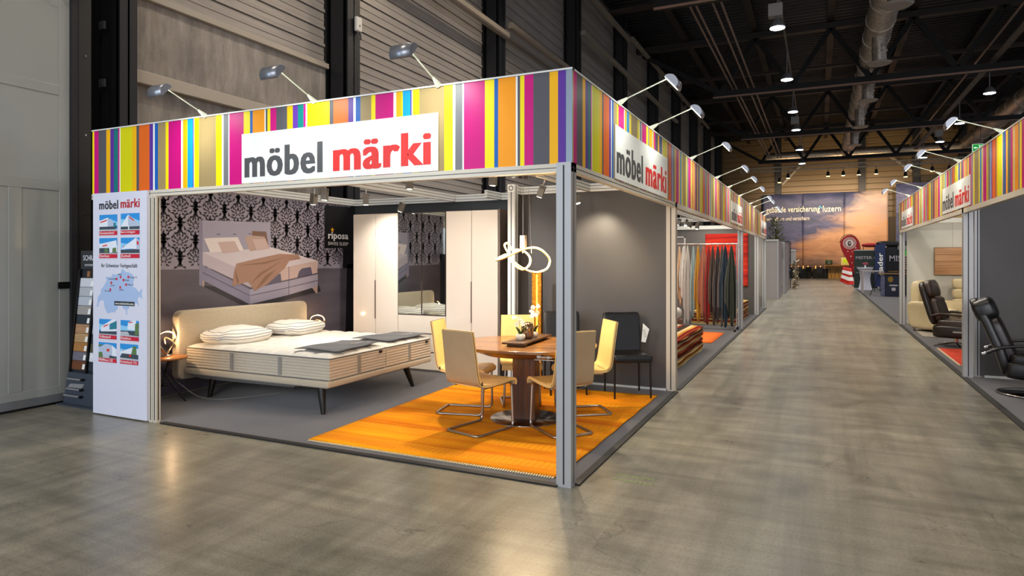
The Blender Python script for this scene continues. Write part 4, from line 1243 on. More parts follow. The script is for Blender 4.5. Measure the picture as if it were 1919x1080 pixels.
b.cbox((0.30, -0.44, 0.70), (0.14, 0.03, 0.012)).cyl((0.25, -0.46, 0.705), (0.25, -0.43, 0.705), 0.018, 10).cyl((0.34, -0.46, 0.70), (0.34, -0.43, 0.70), 0.014, 10).cbox((0.3, -0.45, 0.675), (0.18, 0.02, 0.008))
b.build('extension_hinge', SATIN, tb)
MB().box((-0.115, -0.085, 0.02), (0.115, 0.085, 0.66)).build('column', WALD, tb, bevel=0.006)
b = MB()
for x in (-0.06, 0.0, 0.055):
    b.box((x, -0.087, 0.02), (x + 0.006, -0.0845, 0.655))
b.build('column_groove', GROOVE, tb)
MB().lathe([(0.0, 0.016), (0.345, 0.016), (0.355, 0.022), (0.35, 0.030), (0.0, 0.034)], 48).build('base_plate', mat('base_steel', '#a09a92', 0.2, 1.0), tb)

# ---- cantilever chairs
CREAM = mat('leather_cream', '#f2cd82', 0.42, 0, 0.5, noise=0.05, nscale=5, bump=0.05)
TAUPE = mat('leather_taupe', '#b09874', 0.42, 0, 0.5, noise=0.05, nscale=5, bump=0.05)
SEAMC = mat('seam_brown', '#5a4632', 0.6)
def shell(b, prof, w0, w1, th, mi, mo, nx=9, cup=0.012):
    """profile list of (y,z) from low to high, inner side = left of direction"""
    k_ = len(prof)
    nor = []
    for i in range(k_):
        a = Vector(prof[max(0, i - 1)]); c = Vector(prof[min(k_ - 1, i + 1)])
        d = (c - a).normalized(); nor.append(Vector((d.y, -d.x)))
    def P(i, u, side):
        t = i / (k_ - 1)
        w = w0 + (w1 - w0) * t
        x = (u - 0.5) * w
        y, z = prof[i]
        q = cup * (1 - (2 * u - 1) ** 2)
        off = (th / 2 if side else -th / 2) + q
        return (x, y + nor[i].x * off, z + nor[i].y * off)
    for side, m in ((0, mi), (1, mo)):
        vs = [P(i, j / (nx - 1), side) for i in range(k_) for j in range(nx)]
        fs = []
        for i in range(k_ - 1):
            for j in range(nx - 1):
                q = (i * nx + j, i * nx + j + 1, (i + 1) * nx + j + 1, (i + 1) * nx + j)
                fs.append(q if side == 0 else q[::-1])
        b.add(vs, fs, m, True)
    # rim
    for u in (0.0, 1.0):
        vs = [P(i, u, s) for i in range(k_) for s in (0, 1)]
        b.add(vs, [(2 * i, 2 * i + 1, 2 * i + 3, 2 * i + 2) for i in range(k_ - 1)], mo, False)
    for i in (0, k_ - 1):
        vs = [P(i, j / (nx - 1), s) for j in range(nx) for s in (0, 1)]
        b.add(vs, [(2 * j, 2 * j + 1, 2 * j + 3, 2 * j + 2) for j in range(nx - 1)], mo, False)
    return b
def cantilever():
    t = thing('dining_chair', 'x', 'chair', (0, 0, 0), group='cream leather cantilever chairs around the dining table')
    seat = [(p.x, p.y) for p in [Vector((q[0], q[1])) for q in [(0.255, 0.425), (0.262, 0.455), (0.235, 0.478), (0.16, 0.478), (0.05, 0.468), (-0.06, 0.462), (-0.14, 0.462), (-0.19, 0.472)]]]
    sp = [(v.x, v.y) for v in spline([(y, z, 0) for y, z in seat], 3)]
    shell(MB(), sp, 0.43, 0.41, 0.028, 0, 1, cup=-0.008).build('seat', [TAUPE, CREAM], t)
    back = [(-0.19, 0.472), (-0.222, 0.50), (-0.24, 0.56), (-0.255, 0.66), (-0.275, 0.80), (-0.30, 0.955)]
    bp = [(v.x, v.y) for v in spline([(y, z, 0) for y, z in back], 4)]
    bk = shell(MB(), bp, 0.41, 0.37, 0.030, 0, 1, cup=0.0).build('backrest', [TAUPE, CREAM], t)
    # piping seam along the back's outline
    w = lambda i: (0.41 - 0.04 * i / (len(bp) - 1)) / 2
    pts = [(-w(i), bp[i][0] - 0.004, bp[i][1]) for i in range(len(bp))] + [(w(i), bp[i][0] - 0.004, bp[i][1]) for i in range(len(bp) - 1, -1, -1)]
    MB().tube(pts, 0.0035, 5).build('seam', SEAMC, bk)
    zf = 0.031
    pts = [(0.175, -0.15, 0.44), (0.175, 0.238, 0.452), (0.195, 0.238, zf), (0.195, -0.25, zf), (-0.195, -0.25, zf), (-0.195, 0.238, zf), (-0.175, 0.238, 0.452), (-0.175, -0.15, 0.44)]
    MB().tube(fillet(pts, 0.05, 6), 0.0125, 10).build('steel_frame', SATIN, t)
    MB().beam((-0.175, -0.13, 0.445), (0.175, -0.13, 0.445), 0.03, 0.012).beam((-0.175, 0.12, 0.45), (0.175, 0.12, 0.45), 0.03, 0.012).build('seat_support', SATIN, t)
    MB().cbox((0.206, -0.20, 0.49), (0.004, 0.012, 0.03)).build('tag', BLACK, t)
    return t
ch = cantilever()
def face(fx, fy):
    return atan2(fy, fx) - pi / 2
CH = [((-1.275, 1.045), (0.13, 0.50), 'cream leather cantilever chair at the front left of the table, its back to the viewer'),
      ((-1.755, 1.61), (0.48, 0.10), 'cream leather cantilever chair at the left end of the table beside the bed'),
      ((-1.40, 2.20), (0.22, -0.38), 'cream leather cantilever chair behind the table facing the viewer'),
      ((-0.64, 2.09), (-0.36, -0.27), 'cream leather cantilever chair right of the corner post, its front to the left'),
      ((-0.59, 1.33), (-0.36, 0.31), 'cream leather cantilever chair half hidden behind the corner post')]
for i, ((x, y), (fx, fy), lab) in enumerate(CH):
    q = ch if i == 0 else dup(ch)
    q.location = (x, y, 0); q.rotation_euler = (0, 0, face(fx, fy)); q['label'] = lab

# ---- black chairs by the wall
BLL = mat('leather_black', '#1b1a1a', 0.33, 0, 0.5, noise=0.1, nscale=6, bump=0.06)
def blackchair():
    t = thing('dining_chair', 'x', 'chair', (0, 0, 0), group='black leather chairs against the grey wall')
    def bulge(q):
        return q
    MB().pillow((0, 0.03, 0.455), (0.235, 0.225, 0.05), 0.3, 0.16, 36, 12).build('seat', BLL, t)
    M = Matrix.Translation((0, -0.185, 0.47)) @ Matrix.Rotation(radians(9), 4, 'X')
    b = MB()
    def fb(q):
        s = 1 - 0.04 * (q.z / 0.24)
        return Vector((q.x * (1 + 0.02 * (q.z / 0.24)), q.y * s, q.z + 0.012 * abs(q.x / 0.22) ** 3 * (1 if q.z > 0 else 0)))
    b.pillow((0, 0, 0.23), (0.222, 0.028, 0.245), 0.22, 0.3, 36, 16, M=M, fn=fb)
    bk = b.build('backrest', BLL, t)
    for x in (-0.205, 0.205):
        for y in (-0.20, 0.22):
            MB().cyl((x, y, 0.42), (x * 1.02, y * 1.03, 0.008), 0.011, 8).build('leg', mat('leg_dark_metal', '#2b2622', 0.35, 0.7), t)
    return t
bc = blackchair()
bc.location = (-0.46, 3.13, 0.012); bc.rotation_euler = (0, 0, face(0.26, -0.42)); bc['label'] = 'black leather chair against the grey wall with a price sheet behind it'
b2 = dup(bc, (-1.17, 2.98, 0.012), face(0.26, -0.42), 'black leather chair against the grey wall, mostly hidden behind the corner post')
pr = thing('price_sheet', 'white price sheet hanging at the side of the black chair', 'paper', (-0.325, 3.42, 0.715))
MB().prism([(-0.04, -0.11), (0.01, -0.12), (0.055, 0.04), (-0.02, 0.11)], (0, 0, 0), Vector((0.9, 0.43, 0)), (0, 0, 1), Vector((0.43, -0.9, 0)), 0.002).build('sheet', SIGNW, pr)
b = MB()
for i in range(5):
    b.box((-0.02, -0.004, 0.03 - 0.02 * i), (0.015, -0.003, 0.034 - 0.02 * i), 0, Matrix.Rotation(radians(25), 4, 'Z') @ Matrix.Rotation(radians(-12), 4, 'Y'))
b.build('print_lines', INK, pr)

# ---- tray, pots, orchids
WENGE = wood('tray_wenge', '#2a170b', '#4a2c14', '#6a4320', 0.4, 3.0, 'y')
tr = thing('tray', 'long dark wooden tray with turned ends on the dining table', 'tray', (-1.075, 1.68, 0.7615), radians(3))
MB().box((-0.115, -0.40, 0.022), (0.115, 0.40, 0.04)).build('board', WENGE, tr, bevel=0.004)
for y in (-0.30, 0.30):
    MB().box((-0.09, y - 0.03, 0.0), (0.09, y + 0.03, 0.022)).build('foot', WENGE, tr)
CER = mat('ceramic_white', '#dcd6c6', 0.55, noise=0.12, nscale=40, bump=0.2)
LEAF = mat('leaf_green', '#2f4a1c', 0.45); PET = mat('petal_white', '#f6f2e2', 0.6, emit=None); STEM = mat('stem_green', '#5d6b2c', 0.5); YC = mat('petal_centre', '#e0b22a', 0.6)
def orchid(loc, r, h, side, label, plabel, seed):
    p = thing('flower_pot', plabel, 'pot', loc)
    MB().lathe([(0.0, 0.0), (r * 0.6, 0.0), (r * 0.97, h * 0.35), (r, h * 0.6), (r * 0.85, h * 0.93), (r * 0.7, h), (r * 0.62, h * 0.96), (r * 0.6, h * 0.8), (0, h * 0.8)], 26).build('bowl', CER, p)
    t = thing('orchid', label, 'flower', (loc[0], loc[1], loc[2] + h * 0.8))
    rnd = random.Random(seed)
    for i in range(4):
        a = i * 1.7 + seed
        pts = spline([(0, 0, 0), (0.03 * cos(a), 0.03 * sin(a), 0.05), (0.07 * cos(a), 0.07 * sin(a), 0.085)], 4)
        b = MB()
        vs = []
        for k_, q in enumerate(pts):
            tt = k_ / (len(pts) - 1); w = 0.017 * sin(pi * (0.12 + 0.88 * tt) ** 0.8) + 0.001
            sd = Vector((-sin(a), cos(a), 0))
            vs += [q - sd * w, q + Vector((0, 0, -0.004)), q + sd * w]
        b.add(vs, [(3 * k_, 3 * k_ + 1, 3 * k_ + 4, 3 * k_ + 3) for k_ in range(len(pts) - 1)] + [(3 * k_ + 1, 3 * k_ + 2, 3 * k_ + 5, 3 * k_ + 4) for k_ in range(len(pts) - 1)], 0, True)
        b.build('leaf', LEAF, t, solid=0.0015)
    tip = Vector((side[0], side[1], side[2]))
    MB().tube(spline([(0, 0, 0), tip * 0.4 + Vector((0, 0, 0.03)), tip * 0.8 + Vector((0, 0, 0.02)), tip], 5), 0.0022, 5).build('stem', STEM, t)
    for k_ in range(7):
        c = tip * (0.72 + 0.32 * rnd.random()) + Vector((rnd.uniform(-.045, .045), rnd.uniform(-.045, .045), rnd.uniform(-.03, .035)))
        ax = Vector((0.4 + rnd.uniform(-.4, .4), -0.8 + rnd.uniform(-.3, .3), rnd.uniform(-.1, .5))).normalized()
        u = ax.cross(Vector((0, 0, 1))).normalized(); w = ax.cross(u)
        b = MB()
        for j in range(5):
            a = j * 2 * pi / 5 + rnd.random()
            d = u * cos(a) + w * sin(a); sdv = ax.cross(d)
            R_ = 0.028
            b.add([c, c + d * R_ * .5 + sdv * R_ * .42 + ax * .004, c + d * R_ + ax * .002, c + d * R_ * .5 - sdv * R_ * .42 + ax * .004], [(0, 1, 2, 3)], 0, False)
        b.pillow(tuple(c + ax * 0.004), (0.005, 0.005, 0.005), 1, 1, 6, 4, 1)
        b.build('blossom', [PET, YC], t)
    return t
TZ = 0.7615 + 0.04
orchid((-1.075, 1.50, TZ), 0.048, 0.062, (-0.03, 0.02, 0.155), 'white orchid blooms in the left pot on the tray', 'small white ceramic pot at the front of the tray', 1)
orchid((-1.06, 1.80, TZ), 0.042, 0.055, (0.03, -0.02, 0.24), 'taller white orchid blooms in the rear pot on the tray', 'small white ceramic pot at the back of the tray', 4)
va = thing('vase', 'smoky bronze glass vase with a textured lower half between the pots', 'vase', (-1.065, 1.645, TZ))
MB().lathe([(0.0, 0), (0.045, 0), (0.06, 0.03), (0.062, 0.07)], 28).build('textured_base', mat('vase_textured', '#8a6b52', 0.4, 0.5, noise=0.3, nscale=90, bump=0.5), va)
MB().lathe([(0.062, 0.07), (0.064, 0.10), (0.058, 0.135), (0.045, 0.16), (0.042, 0.16), (0.052, 0.13), (0.05, 0.08)], 28).build('glass_top', mat('vase_bronze', '#8f6f50', 0.12, 0.85), va)

# ---- pendant lamp
pl = thing('pendant_lamp', 'glowing knotted LED pendant hanging over the dining table on steel wires', 'pendant lamp', (-1.09, 1.60, 1.6))
def P3(px, py, dep):
    """loop points given as (right, up, depth) in metres around the lamp's centre"""
    R_ = Vector((cos(YAW), sin(YAW), 0)); F_ = Vector((-sin(YAW), cos(YAW), 0))
    return R_ * px + Vector((0, 0, 1)) * py + F_ * dep
s = 0.0053
raw = [(923, 491, -.06), (940, 486, -.13), (968, 473, -.15), (990, 466, -.10), (1006, 466, -.02), (1022, 475, .06), (1033, 491, .10), (1027, 508, .08), (1009, 515, .0), (991, 513, -.06),
       (974, 505, -.12), (958, 493, -.14), (948, 478, -.10), (940, 462, -.02), (944, 456, .05), (949, 458, .10), (956, 470, .12), (968, 469, .16), (983, 474, .16), (993, 488, .12), (989, 503, .06), (975, 510, .0),
       (958, 498, .02), (946, 480, .10), (932, 484, .06)]
k_ = 5.95 / 1225
loop = spline([P3((x - 978) * k_, (486 - y) * k_, d) for x, y, d in raw], 6, True)
MB().tube(loop, 0.0085, 8, closed=True, w=0.009).build('knot_ring', mat('ring_gold', '#c9a46a', 0.3, 0.8), pl)
MB().tube([Vector(p) + Vector((0, 0, 0.004)) for p in loop], 0.0075, 8, closed=True, w=0.0105).build('light_strip', mat('pendant_led', '#fff0c8', 0.5, emit='#ffbe5c', es=7), pl)
MB().cbox((0.0, 0, 0.16), (0.055, 0.055, 0.13)).build('driver_box', mat('driver_plate', '#d8c0a8', 0.25, 0.8), pl, bevel=0.004)
for dx_, dy_ in ((0, 0), (0.075, 0.03), (-0.03, 0.05)):
    MB().cyl((dx_, dy_, 0.05), (dx_ * 0.6, dy_ * 0.6, 0.84), 0.0018, 6).build('wire', SATIN, pl)
MB().cyl((0, 0, 0.80), (0, 0, 0.87), 0.12, 28).build('canopy', CHROME, pl)
MB().cbox((0.20, 0.10, 0.85), (0.30, 0.05, 0.05)).build('mount_bar', mat('mount_cream', '#cfc09a', 0.4), pl)
for p in ((0, 0, 0.05), (-0.2, 0, -0.02), (0.2, 0.05, 0)):
    light('lamp_light', 'POINT', p, power=15, color=(1.0, 0.72, 0.40), parent=pl, shadow_soft_size=0.03)

# ---- gold column lamp
gl = thing('floor_lamp', 'slim gold hammered column lamp standing behind the dining table', 'floor lamp', (-1.64, 3.25, 0))
GOLD = mat('gold_leaf', '#c8821a', 0.35, 0.7, noise=0.35, nscale=30, bump=0.4)
MB().box((-0.062, -0.03, 0.02), (-0.016, 0.03, 1.42)).box((0.016, -0.03, 0.02), (0.062, 0.03, 1.42)).box((-0.062, 0.0, 0.02), (0.062, 0.03, 1.42)).build('column', GOLD, gl, bevel=0.004)
MB().box((-0.013, -0.012, 0.06), (0.013, -0.002, 1.40)).build('light_strip', mat('gold_strip', '#ffce60', 0.5, emit='#ffb030', es=1.6), gl)
MB().cbox((0, 0, 0.012), (0.22, 0.2, 0.02)).build('base', BLACK, gl)

# ---- track spots in the front booth
SPB = mat('spot_housing', '#8f8a84', 0.3, 0.75)
def track_spot():
    t = thing('track_spot', 'x', 'spotlight', (0, 0, 0), group='square spotlights on the booth rails')
    MB().cyl((0, 0, -0.01), (0, 0, -0.085), 0.008, 8).build('arm', WHITE, t)
    h = MB().box((-0.033, -0.033, -0.20), (0.033, 0.033, -0.07)).build('head', SPB, t, bevel=0.004)
    b = MB()
    for i in range(5):
        b.box((-0.0345, -0.022, -0.105 + 0.006 * i), (0.0345, 0.022, -0.102 + 0.006 * i))
    b.build('vent', GROOVE, h)
    MB().cyl((0, 0, -0.203), (0, 0, -0.196), 0.027, 16).build('lens', LAMPEM, h)
    return t
ts0 = track_spot()
TS = [((-3.89, 1.76, 2.44), (0.1, 0.2), 'spotlight near the bed headboard side, leftmost under the white sign'), ((-3.36, 1.35, 2.44), (0, 0.1), 'spotlight left of the letter k, upper of the close pair'),
      ((-3.36, 2.05, 2.44), (0, 0.0), 'spotlight lit from below, lower of the close pair'), ((-2.31, 1.42, 2.52), (0, 0), 'spotlight straight below the white sign, above the mirror doors'),
      ((-3.70, 3.35, 2.44), (0.25, 0.25), 'tilted spotlight hanging in front of the wardrobe top'), ((-1.36, 1.50, 2.52), (0.1, 0), 'spotlight left of the pendant lamp canopy'),
      ((-1.08, 2.15, 2.44), (0.35, -0.1), 'long tilted spotlight just left of the corner post'), ((-1.08, 3.05, 2.44), (-0.2, 0.2), 'spotlight peeking out right of the corner post')]
for i, (loc, (rx, ry), lab) in enumerate(TS):
    q = ts0 if i == 0 else dup(ts0)
    q.location = loc; q.rotation_euler = (rx, ry, 0.3 * i); q['label'] = lab
aims = [((-3.95, 1.75, 2.2), (-4.3, 1.7, 0.5), 15), ((-3.36, 1.35, 2.2), (-3.6, 1.3, 0.6), 15), ((-3.36, 2.0, 2.2), (-3.6, 2.4, 0.6), 22), ((-2.31, 1.42, 2.28), (-2.7, 3.5, 0.9), 60),
        ((-3.75, 2.9, 2.25), (-4.05, 3.5, 1.7), 30), ((-1.36, 1.45, 2.28), (-1.3, 1.3, 0), 48), ((-1.08, 2.15, 2.2), (-0.55, 1.6, 0), 48), ((-1.0, 3.0, 2.2), (-0.95, 3.6, 1.65), 22)]
for i, (p, a, w) in enumerate(aims):
    light('spot_light', 'SPOT', p, aim=a, power=w * 2.6, color=(1.0, 0.93, 0.82) if p[0] < -2 else (1.0, 0.85, 0.62), spot_size=radians(84), spot_blend=0.8, shadow_soft_size=0.04)

# ---- arm lamps on the fascias
HOOD = mat('hood_silver', '#8e9199', 0.35, 0.7)
ARMM = mat('arm_white', '#dfe6d6', 0.35)
def arm_lamp():
    t = thing('arm_lamp', 'x', 'spotlight', (0, 0, 0), group='arm lamps on top of the striped fascias')
    MB().cyl((0, 0, -0.01), (0, 0, 0.012), 0.02, 10).cyl((0, 0, 0.0), (0, -0.075, 0.04), 0.026, 10, 0, 0.009).build('clamp', ARMM, t)
    MB().cyl((0, -0.07, 0.037), (0, -0.41, 0.165), 0.0055, 8).build('arm', ARMM, t)
    b = MB(); n = 12; L = 0.085; R_ = 0.055
    prof = [(-0.455 - 0.67 * 0.068 * cos(pi * i / n) - 0.74 * 0.058 * sin(pi * i / n), 0.118 - 0.74 * 0.068 * cos(pi * i / n) + 0.67 * 0.058 * sin(pi * i / n)) for i in range(n + 1)]
    vs = [(sx * L, p[0], p[1]) for sx in (-1, 1) for p in prof]
    b.add(vs, [(i, i + 1, n + 2 + i, n + 1 + i) for i in range(n)], 0, True)
    b.add(vs, [tuple(range(n, -1, -1)), tuple(range(n + 1, 2 * n + 2))], 0)
    hd = b.build('hood', HOOD, t, solid=0.003)
    MB().beam((0, -0.455 + 0.67 * 0.055 + 0.006, 0.118 + 0.74 * 0.055 + 0.004), (0, -0.455 - 0.67 * 0.055 + 0.006, 0.118 - 0.74 * 0.055 + 0.004), 0.004, 0.15, up=(1, 0, 0)).build('tube_light', LAMPEM, hd)
    return t
al0 = arm_lamp()
def put_arm(x, y, rz, lab, first=[True], power=26, flip=0):
    q = al0 if first[0] else dup(al0)
    first[0] = False
    q.location = (x, y, FZ1 + 0.01); q.rotation_euler = (0, 0, rz); q['label'] = lab
    d = Vector((sin(rz), -cos(rz), 0))
    p = Vector((x, y, FZ1 + 0.12)) + d * 0.45
    light('arm_light', 'SPOT', p, aim=Vector((x, y, FZ0 + 0.25)) - d * 0.0, power=power, color=(0.98, 1.0, 0.90), spot_size=radians(125), spot_blend=0.9, shadow_soft_size=0.05)
    return q
for x, w in ((-3.62, 'leftmost of the three over the front fascia'), (-2.31, 'middle one of the three over the front fascia'), (-1.083, 'rightmost of the three over the front fascia')):
    put_arm(x, 0.0, 0.0, 'silver arm lamp, ' + w)
for y, w in zip((1.17, 2.35, 4.63, 6.96, 8.56, 10.45, 12.7, 13.8, 16.2, 17.4), ['first', 'second', 'third', 'fourth', 'fifth', 'sixth', 'seventh', 'eighth', 'ninth', 'tenth']):
    put_arm(0.0, y, pi / 2, 'silver arm lamp, %s from the corner on the left aisle fascia' % w, power=22)
for y, w in zip((4.11, 6.42, 7.94, 10.2, 12.0), ['nearest', 'second', 'third', 'fourth', 'farthest']):
    put_arm(3.3, y, -pi / 2, 'silver arm lamp, %s on the right aisle fascia' % w, power=18)

# ================================================================== SAMPLE STAND beside the poster panel
STB = mat('stand_blue_grey', '#3a414c', 0.4)
st = thing('sample_stand', 'dark display stand with wood and colour sample boards beside the white poster panel', 'display stand', (-5.82, 0.06, 0))
OX = lambda z: -0.05 + 0.185 * max(0.0, z - 0.36) / 1.12      # the frame leans to the right
MB().prism([(-0.14, 0.0), (0.85, 0.0), (0.85, 0.36), (-0.05, 0.36)], (0, 0.04, 0), (1, 0, 0), (0, 0, 1), (0, 1, 0), 0.06).build('lower_panel', STB, st, bevel=0.004)
MB().box((-0.16, -0.02, 0.0), (0.85, 0.22, 0.015)).build('base_plate', STB, st)
MB().prism([(-0.055, 0.36), (0.85, 0.36), (1.05, 1.50), (0.13, 1.50)], (0, 0.075, 0), (1, 0, 0), (0, 0, 1), (0, 1, 0), 0.03).build('back_board', mat('stand_back', '#23272d', 0.5), st)
hd_ = MB().box((0.18, 0.04, 1.48), (0.95, 0.075, 1.68)).build('header_board', mat('header_dark', '#2c2e32', 0.4), st, bevel=0.003)
text('lettering', 'SCHRANK', YW, hd_, (0.225, 0.0385, 1.575), (1, 0, 0), (0, 0, 1), 0.29, 0.055, 0.0)
text('lettering', 'SYSTEM', YW, hd_, (0.25, 0.0385, 1.515), (1, 0, 0), (0, 0, 1), 0.15, 0.02, 0.0)
sm = [('#cfd3da', 0), ('#b5b7bc', 0), ('#b8bec8', 0), ('#a29c98', 0), ('#2b323b', 0), ('#b08762', 1), ('#b39066', 1), ('#a8753f', 1), ('#6f6b77', 1), ('#6b3f26', 1)]
for col_ in range(2):
    for i, (c, kind) in enumerate(sm):
        if col_ == 1: c = ['#cfd3da', '#c9ccd6', '#b8b8b8', '#c4c6cc', '#aab4c0', '#9aa0a4', '#2b323b', '#55543c', '#e4e6ea', '#2b323b'][i]
        z1 = 1.385 - 0.100 * i; z0 = z1 - 0.096
        x0 = 0.025 + 0.29 * col_
        b = MB().prism([(x0 + OX(z0), z0), (x0 + 0.235 + OX(z0), z0), (x0 + 0.235 + OX(z1), z1), (x0 + OX(z1), z1)], (0, 0.06, 0), (1, 0, 0), (0, 0, 1), (0, 1, 0), 0.015)
        mt = mat('sample_%d_%d' % (col_, i), c, 0.4, noise=0.15 if kind else 0.0, nscale=6, stretch=(1, 1, 8))
        q = b.build('sample_board', mt, st, bevel=0.002)
        if col_ == 0 or i in (0, 1, 2): MB().prism([(x0 + 0.185 + OX(z0), z0 + 0.01), (x0 + 0.225 + OX(z0), z0 + 0.01), (x0 + 0.225 + OX(z1), z1 - 0.03), (x0 + 0.185 + OX(z1), z1 - 0.03)], (0, 0.0585, 0), (1, 0, 0), (0, 0, 1), (0, 1, 0), 0.0014).build('swatch_label', SIGNW, q)
MB().prism([(0.13 + OX(1.4), 1.40), (0.17 + OX(1.4), 1.40), (0.17 + OX(1.46), 1.46), (0.13 + OX(1.46), 1.46)], (0, 0.06, 0), (1, 0, 0), (0, 0, 1), (0, 1, 0), 0.014).build('wood_chip', mat('chip_wood', '#9a6a44', 0.5), st)
for x0 in (0.0, 0.28):
    MB().prism([(x0 + OX(.36), 0.36), (x0 + 0.022 + OX(.36), 0.36), (x0 + 0.022 + OX(1.48), 1.48), (x0 + OX(1.48), 1.48)], (0, 0.045, 0), (1, 0, 0), (0, 0, 1), (0, 1, 0), 0.03).build('divider', BLACK, st)
for x0, z, L in ((-0.02, 0.285, 0.26), (-0.04, 0.175, 0.26), (-0.09, 0.10, 0.30)):
    q = MB().box((x0, 0.01, z), (x0 + L, 0.03, z + 0.016)).box((x0, 0.01, z + 0.003), (x0 + 0.015, 0.045, z + 0.013)).build('rail_sample', mat('rail_sample_alu', '#b9b9bb', 0.3, 0.7), st, bevel=0.002)
    MB().cyl((x0 + L, 0.0, z + 0.008), (x0 + L, 0.035, z + 0.008), 0.014, 10).build('knob', BLACK, q)
MB().prism([(0.0, 0.235), (0.24, 0.245), (0.21, 0.20), (-0.035, 0.195)], (0, -0.01, 0), (1, 0, 0), (0, 0.2, 1), (0, 1, 0), 0.008).build('handle_sample', MATS['rail_sample_alu'], st)

# ================================================================== RUG BOOTH
# rug pile at the front
STRIPC = ['#6d1a14', '#8a2418', '#cfae6c', '#e0cf9c', '#54301c', '#9c3a20', '#3c2a1c', '#c07a2c', '#8a8a70', '#d8c49a', '#701410', '#2c3034']
def rug_stripe_mat(name, sh, sc=16, axis=0):
    m = bpy.data.materials.new(name); g = N(m)
    tc = g.n('ShaderNodeTexCoord'); sep = g.n('ShaderNodeSeparateXYZ'); g.l(tc.outputs['Object'], sep.inputs[0])
    fr = g.math('FRACT', g.math('ADD', g.math('MULTIPLY', sep.outputs[axis], sc / 12), sh))
    st_ = [(i / 12, STRIPC[(i * 5 + int(sh * 12)) % 12]) for i in range(12)]
    c = g.ramp(fr, st_, 'CONSTANT')
    f = g.noise(g.coord((1, 1, 1)), 120, 3, 0.7)
    c = g.mixc(0.4, c, g.ramp(f, [(0.35, '#888888'), (0.6, '#ffffff')]), 'MULTIPLY')
    g.l(c, g.p.inputs['Base Color']); g.p.inputs['Roughness'].default_value = 0.95; g.p.inputs['Specular IOR Level'].default_value = 0.1
    g.bump(f, 0.4, 0.006)
    return m
EDG = [mat('rug_edge_%d' % i, c, 0.95, spec=0.1, noise=0.2, nscale=60, bump=0.4) for i, c in enumerate(['#7d1c16', '#c9a868', '#d9c89a', '#4a2a1a', '#8f3a22', '#9a9a80'])]
STR_M = [rug_stripe_mat('rug_stripes_%d' % i, i * 0.27, 26) for i in range(4)]
def folded_rug(w, d, t, seed, i):
    """folded rug: slightly wavy stack of two layers with a rounded fold at the front"""
    rnd = random.Random(seed)
    b = MB()
    p1, p2, am = rnd.random() * 6, rnd.random() * 6, 0.006
    for layer in range(2):
        z0 = t * layer / 2; z1 = z0 + t / 2 * 0.93
        def f(u, v, z0=z0, z1=z1, layer=layer):
            # closed loop around the cross section (x,z), swept along y
            a = 2 * pi * u
            cx = math.copysign(abs(cos(a)) ** 0.22, cos(a)); cz = math.copysign(abs(sin(a)) ** 0.6, sin(a))
            y = (v - 0.5) * d
            x = cx * (w / 2 + 0.008 * sin(y * 5 + p1 + layer))
            z = (z0 + z1) / 2 + cz * (z1 - z0) / 2 + am * sin(y * 7 + p2) * 0.5
            return (x, y, z)
        b.grid(f, 16, 24, layer, True, True)
        for v in (0, 1):
            ring = [f(k_ / 16, v) for k_ in range(16)]
            b.add(ring, [tuple(range(16))], layer)
    return b.build('folded_rug', [EDG[(i * 5 + 2) % 6], EDG[(i * 3 + 1) % 6]])
z = 0.008
ORD = ['bottom', 'second from the bottom', 'third from the bottom', 'fourth from the bottom', 'fifth from the bottom', 'sixth from the bottom', 'sixth from the top', 'fifth from the top', 'fourth from the top', 'third from the top', 'second from the top']
rnd = random.Random(5)
for i in range(11):
    t_ = 0.036
    q = folded_rug(1.1 + rnd.uniform(-.02, .02), 2.35 + rnd.uniform(-.06, .06), t_, i, i)
    q.location = (-0.84 + rnd.uniform(-.012, .012), 6.32 + rnd.uniform(-.02, .02), z); z += t_ * 0.98
    tag(q, 'folded striped rug, %s in the front rug pile' % ORD[i], 'rug', 'rug pile at the front of the rug booth')
q = MB().grid(lambda u, v: ((u - .5) * 1.1, (v - .5) * 2.35, 0.012 + 0.012 * sin(v * 9) * sin(u * 4) - 0.02 * max(0, u - 0.93) * 10), 20, 34).build('folded_rug', STR_M[0], loc=(-0.84, 6.32, z), solid=0.016)
tag(q, 'red cream and yellow striped rug lying on top of the front rug pile', 'rug', 'rug pile at the front of the rug booth')
# orange rug flat
q = MB().grid(lambda u, v: (-1.75 + 1.48 * u, 8.35 + 1.85 * v, 0.012), 6, 6).build('area_rug', mat('rug_plain_orange', '#d86410', 0.9, noise=0.15, nscale=7, stretch=(1, 5, 1), bump=0.3), solid=0.008)
tag(q, 'plain orange rug lying flat between the rug pile and the fabric rack', 'rug')
# low grey plinth + piles behind the rack
k = 0
for (x0, y0, n) in ((-0.75, 12.6, 7), (-2.1, 12.6, 6), (-0.75, 14.2, 10)):
    z = 0.008
    for i in range(n):
        q = folded_rug(1.05, 1.3, 0.045, 40 + k, k)
        q.location = (x0, y0, z); z += 0.044
        tag(q, 'folded rug, %s from the floor in the %s pile behind the fabric rack' % ((['first'] + ords)[i], {(-0.75, 12.6): 'near right', (-2.1, 12.6): 'left', (-0.75, 14.2): 'far right'}[(x0, y0)]), 'rug', 'rug piles behind the fabric rack')
        k += 1
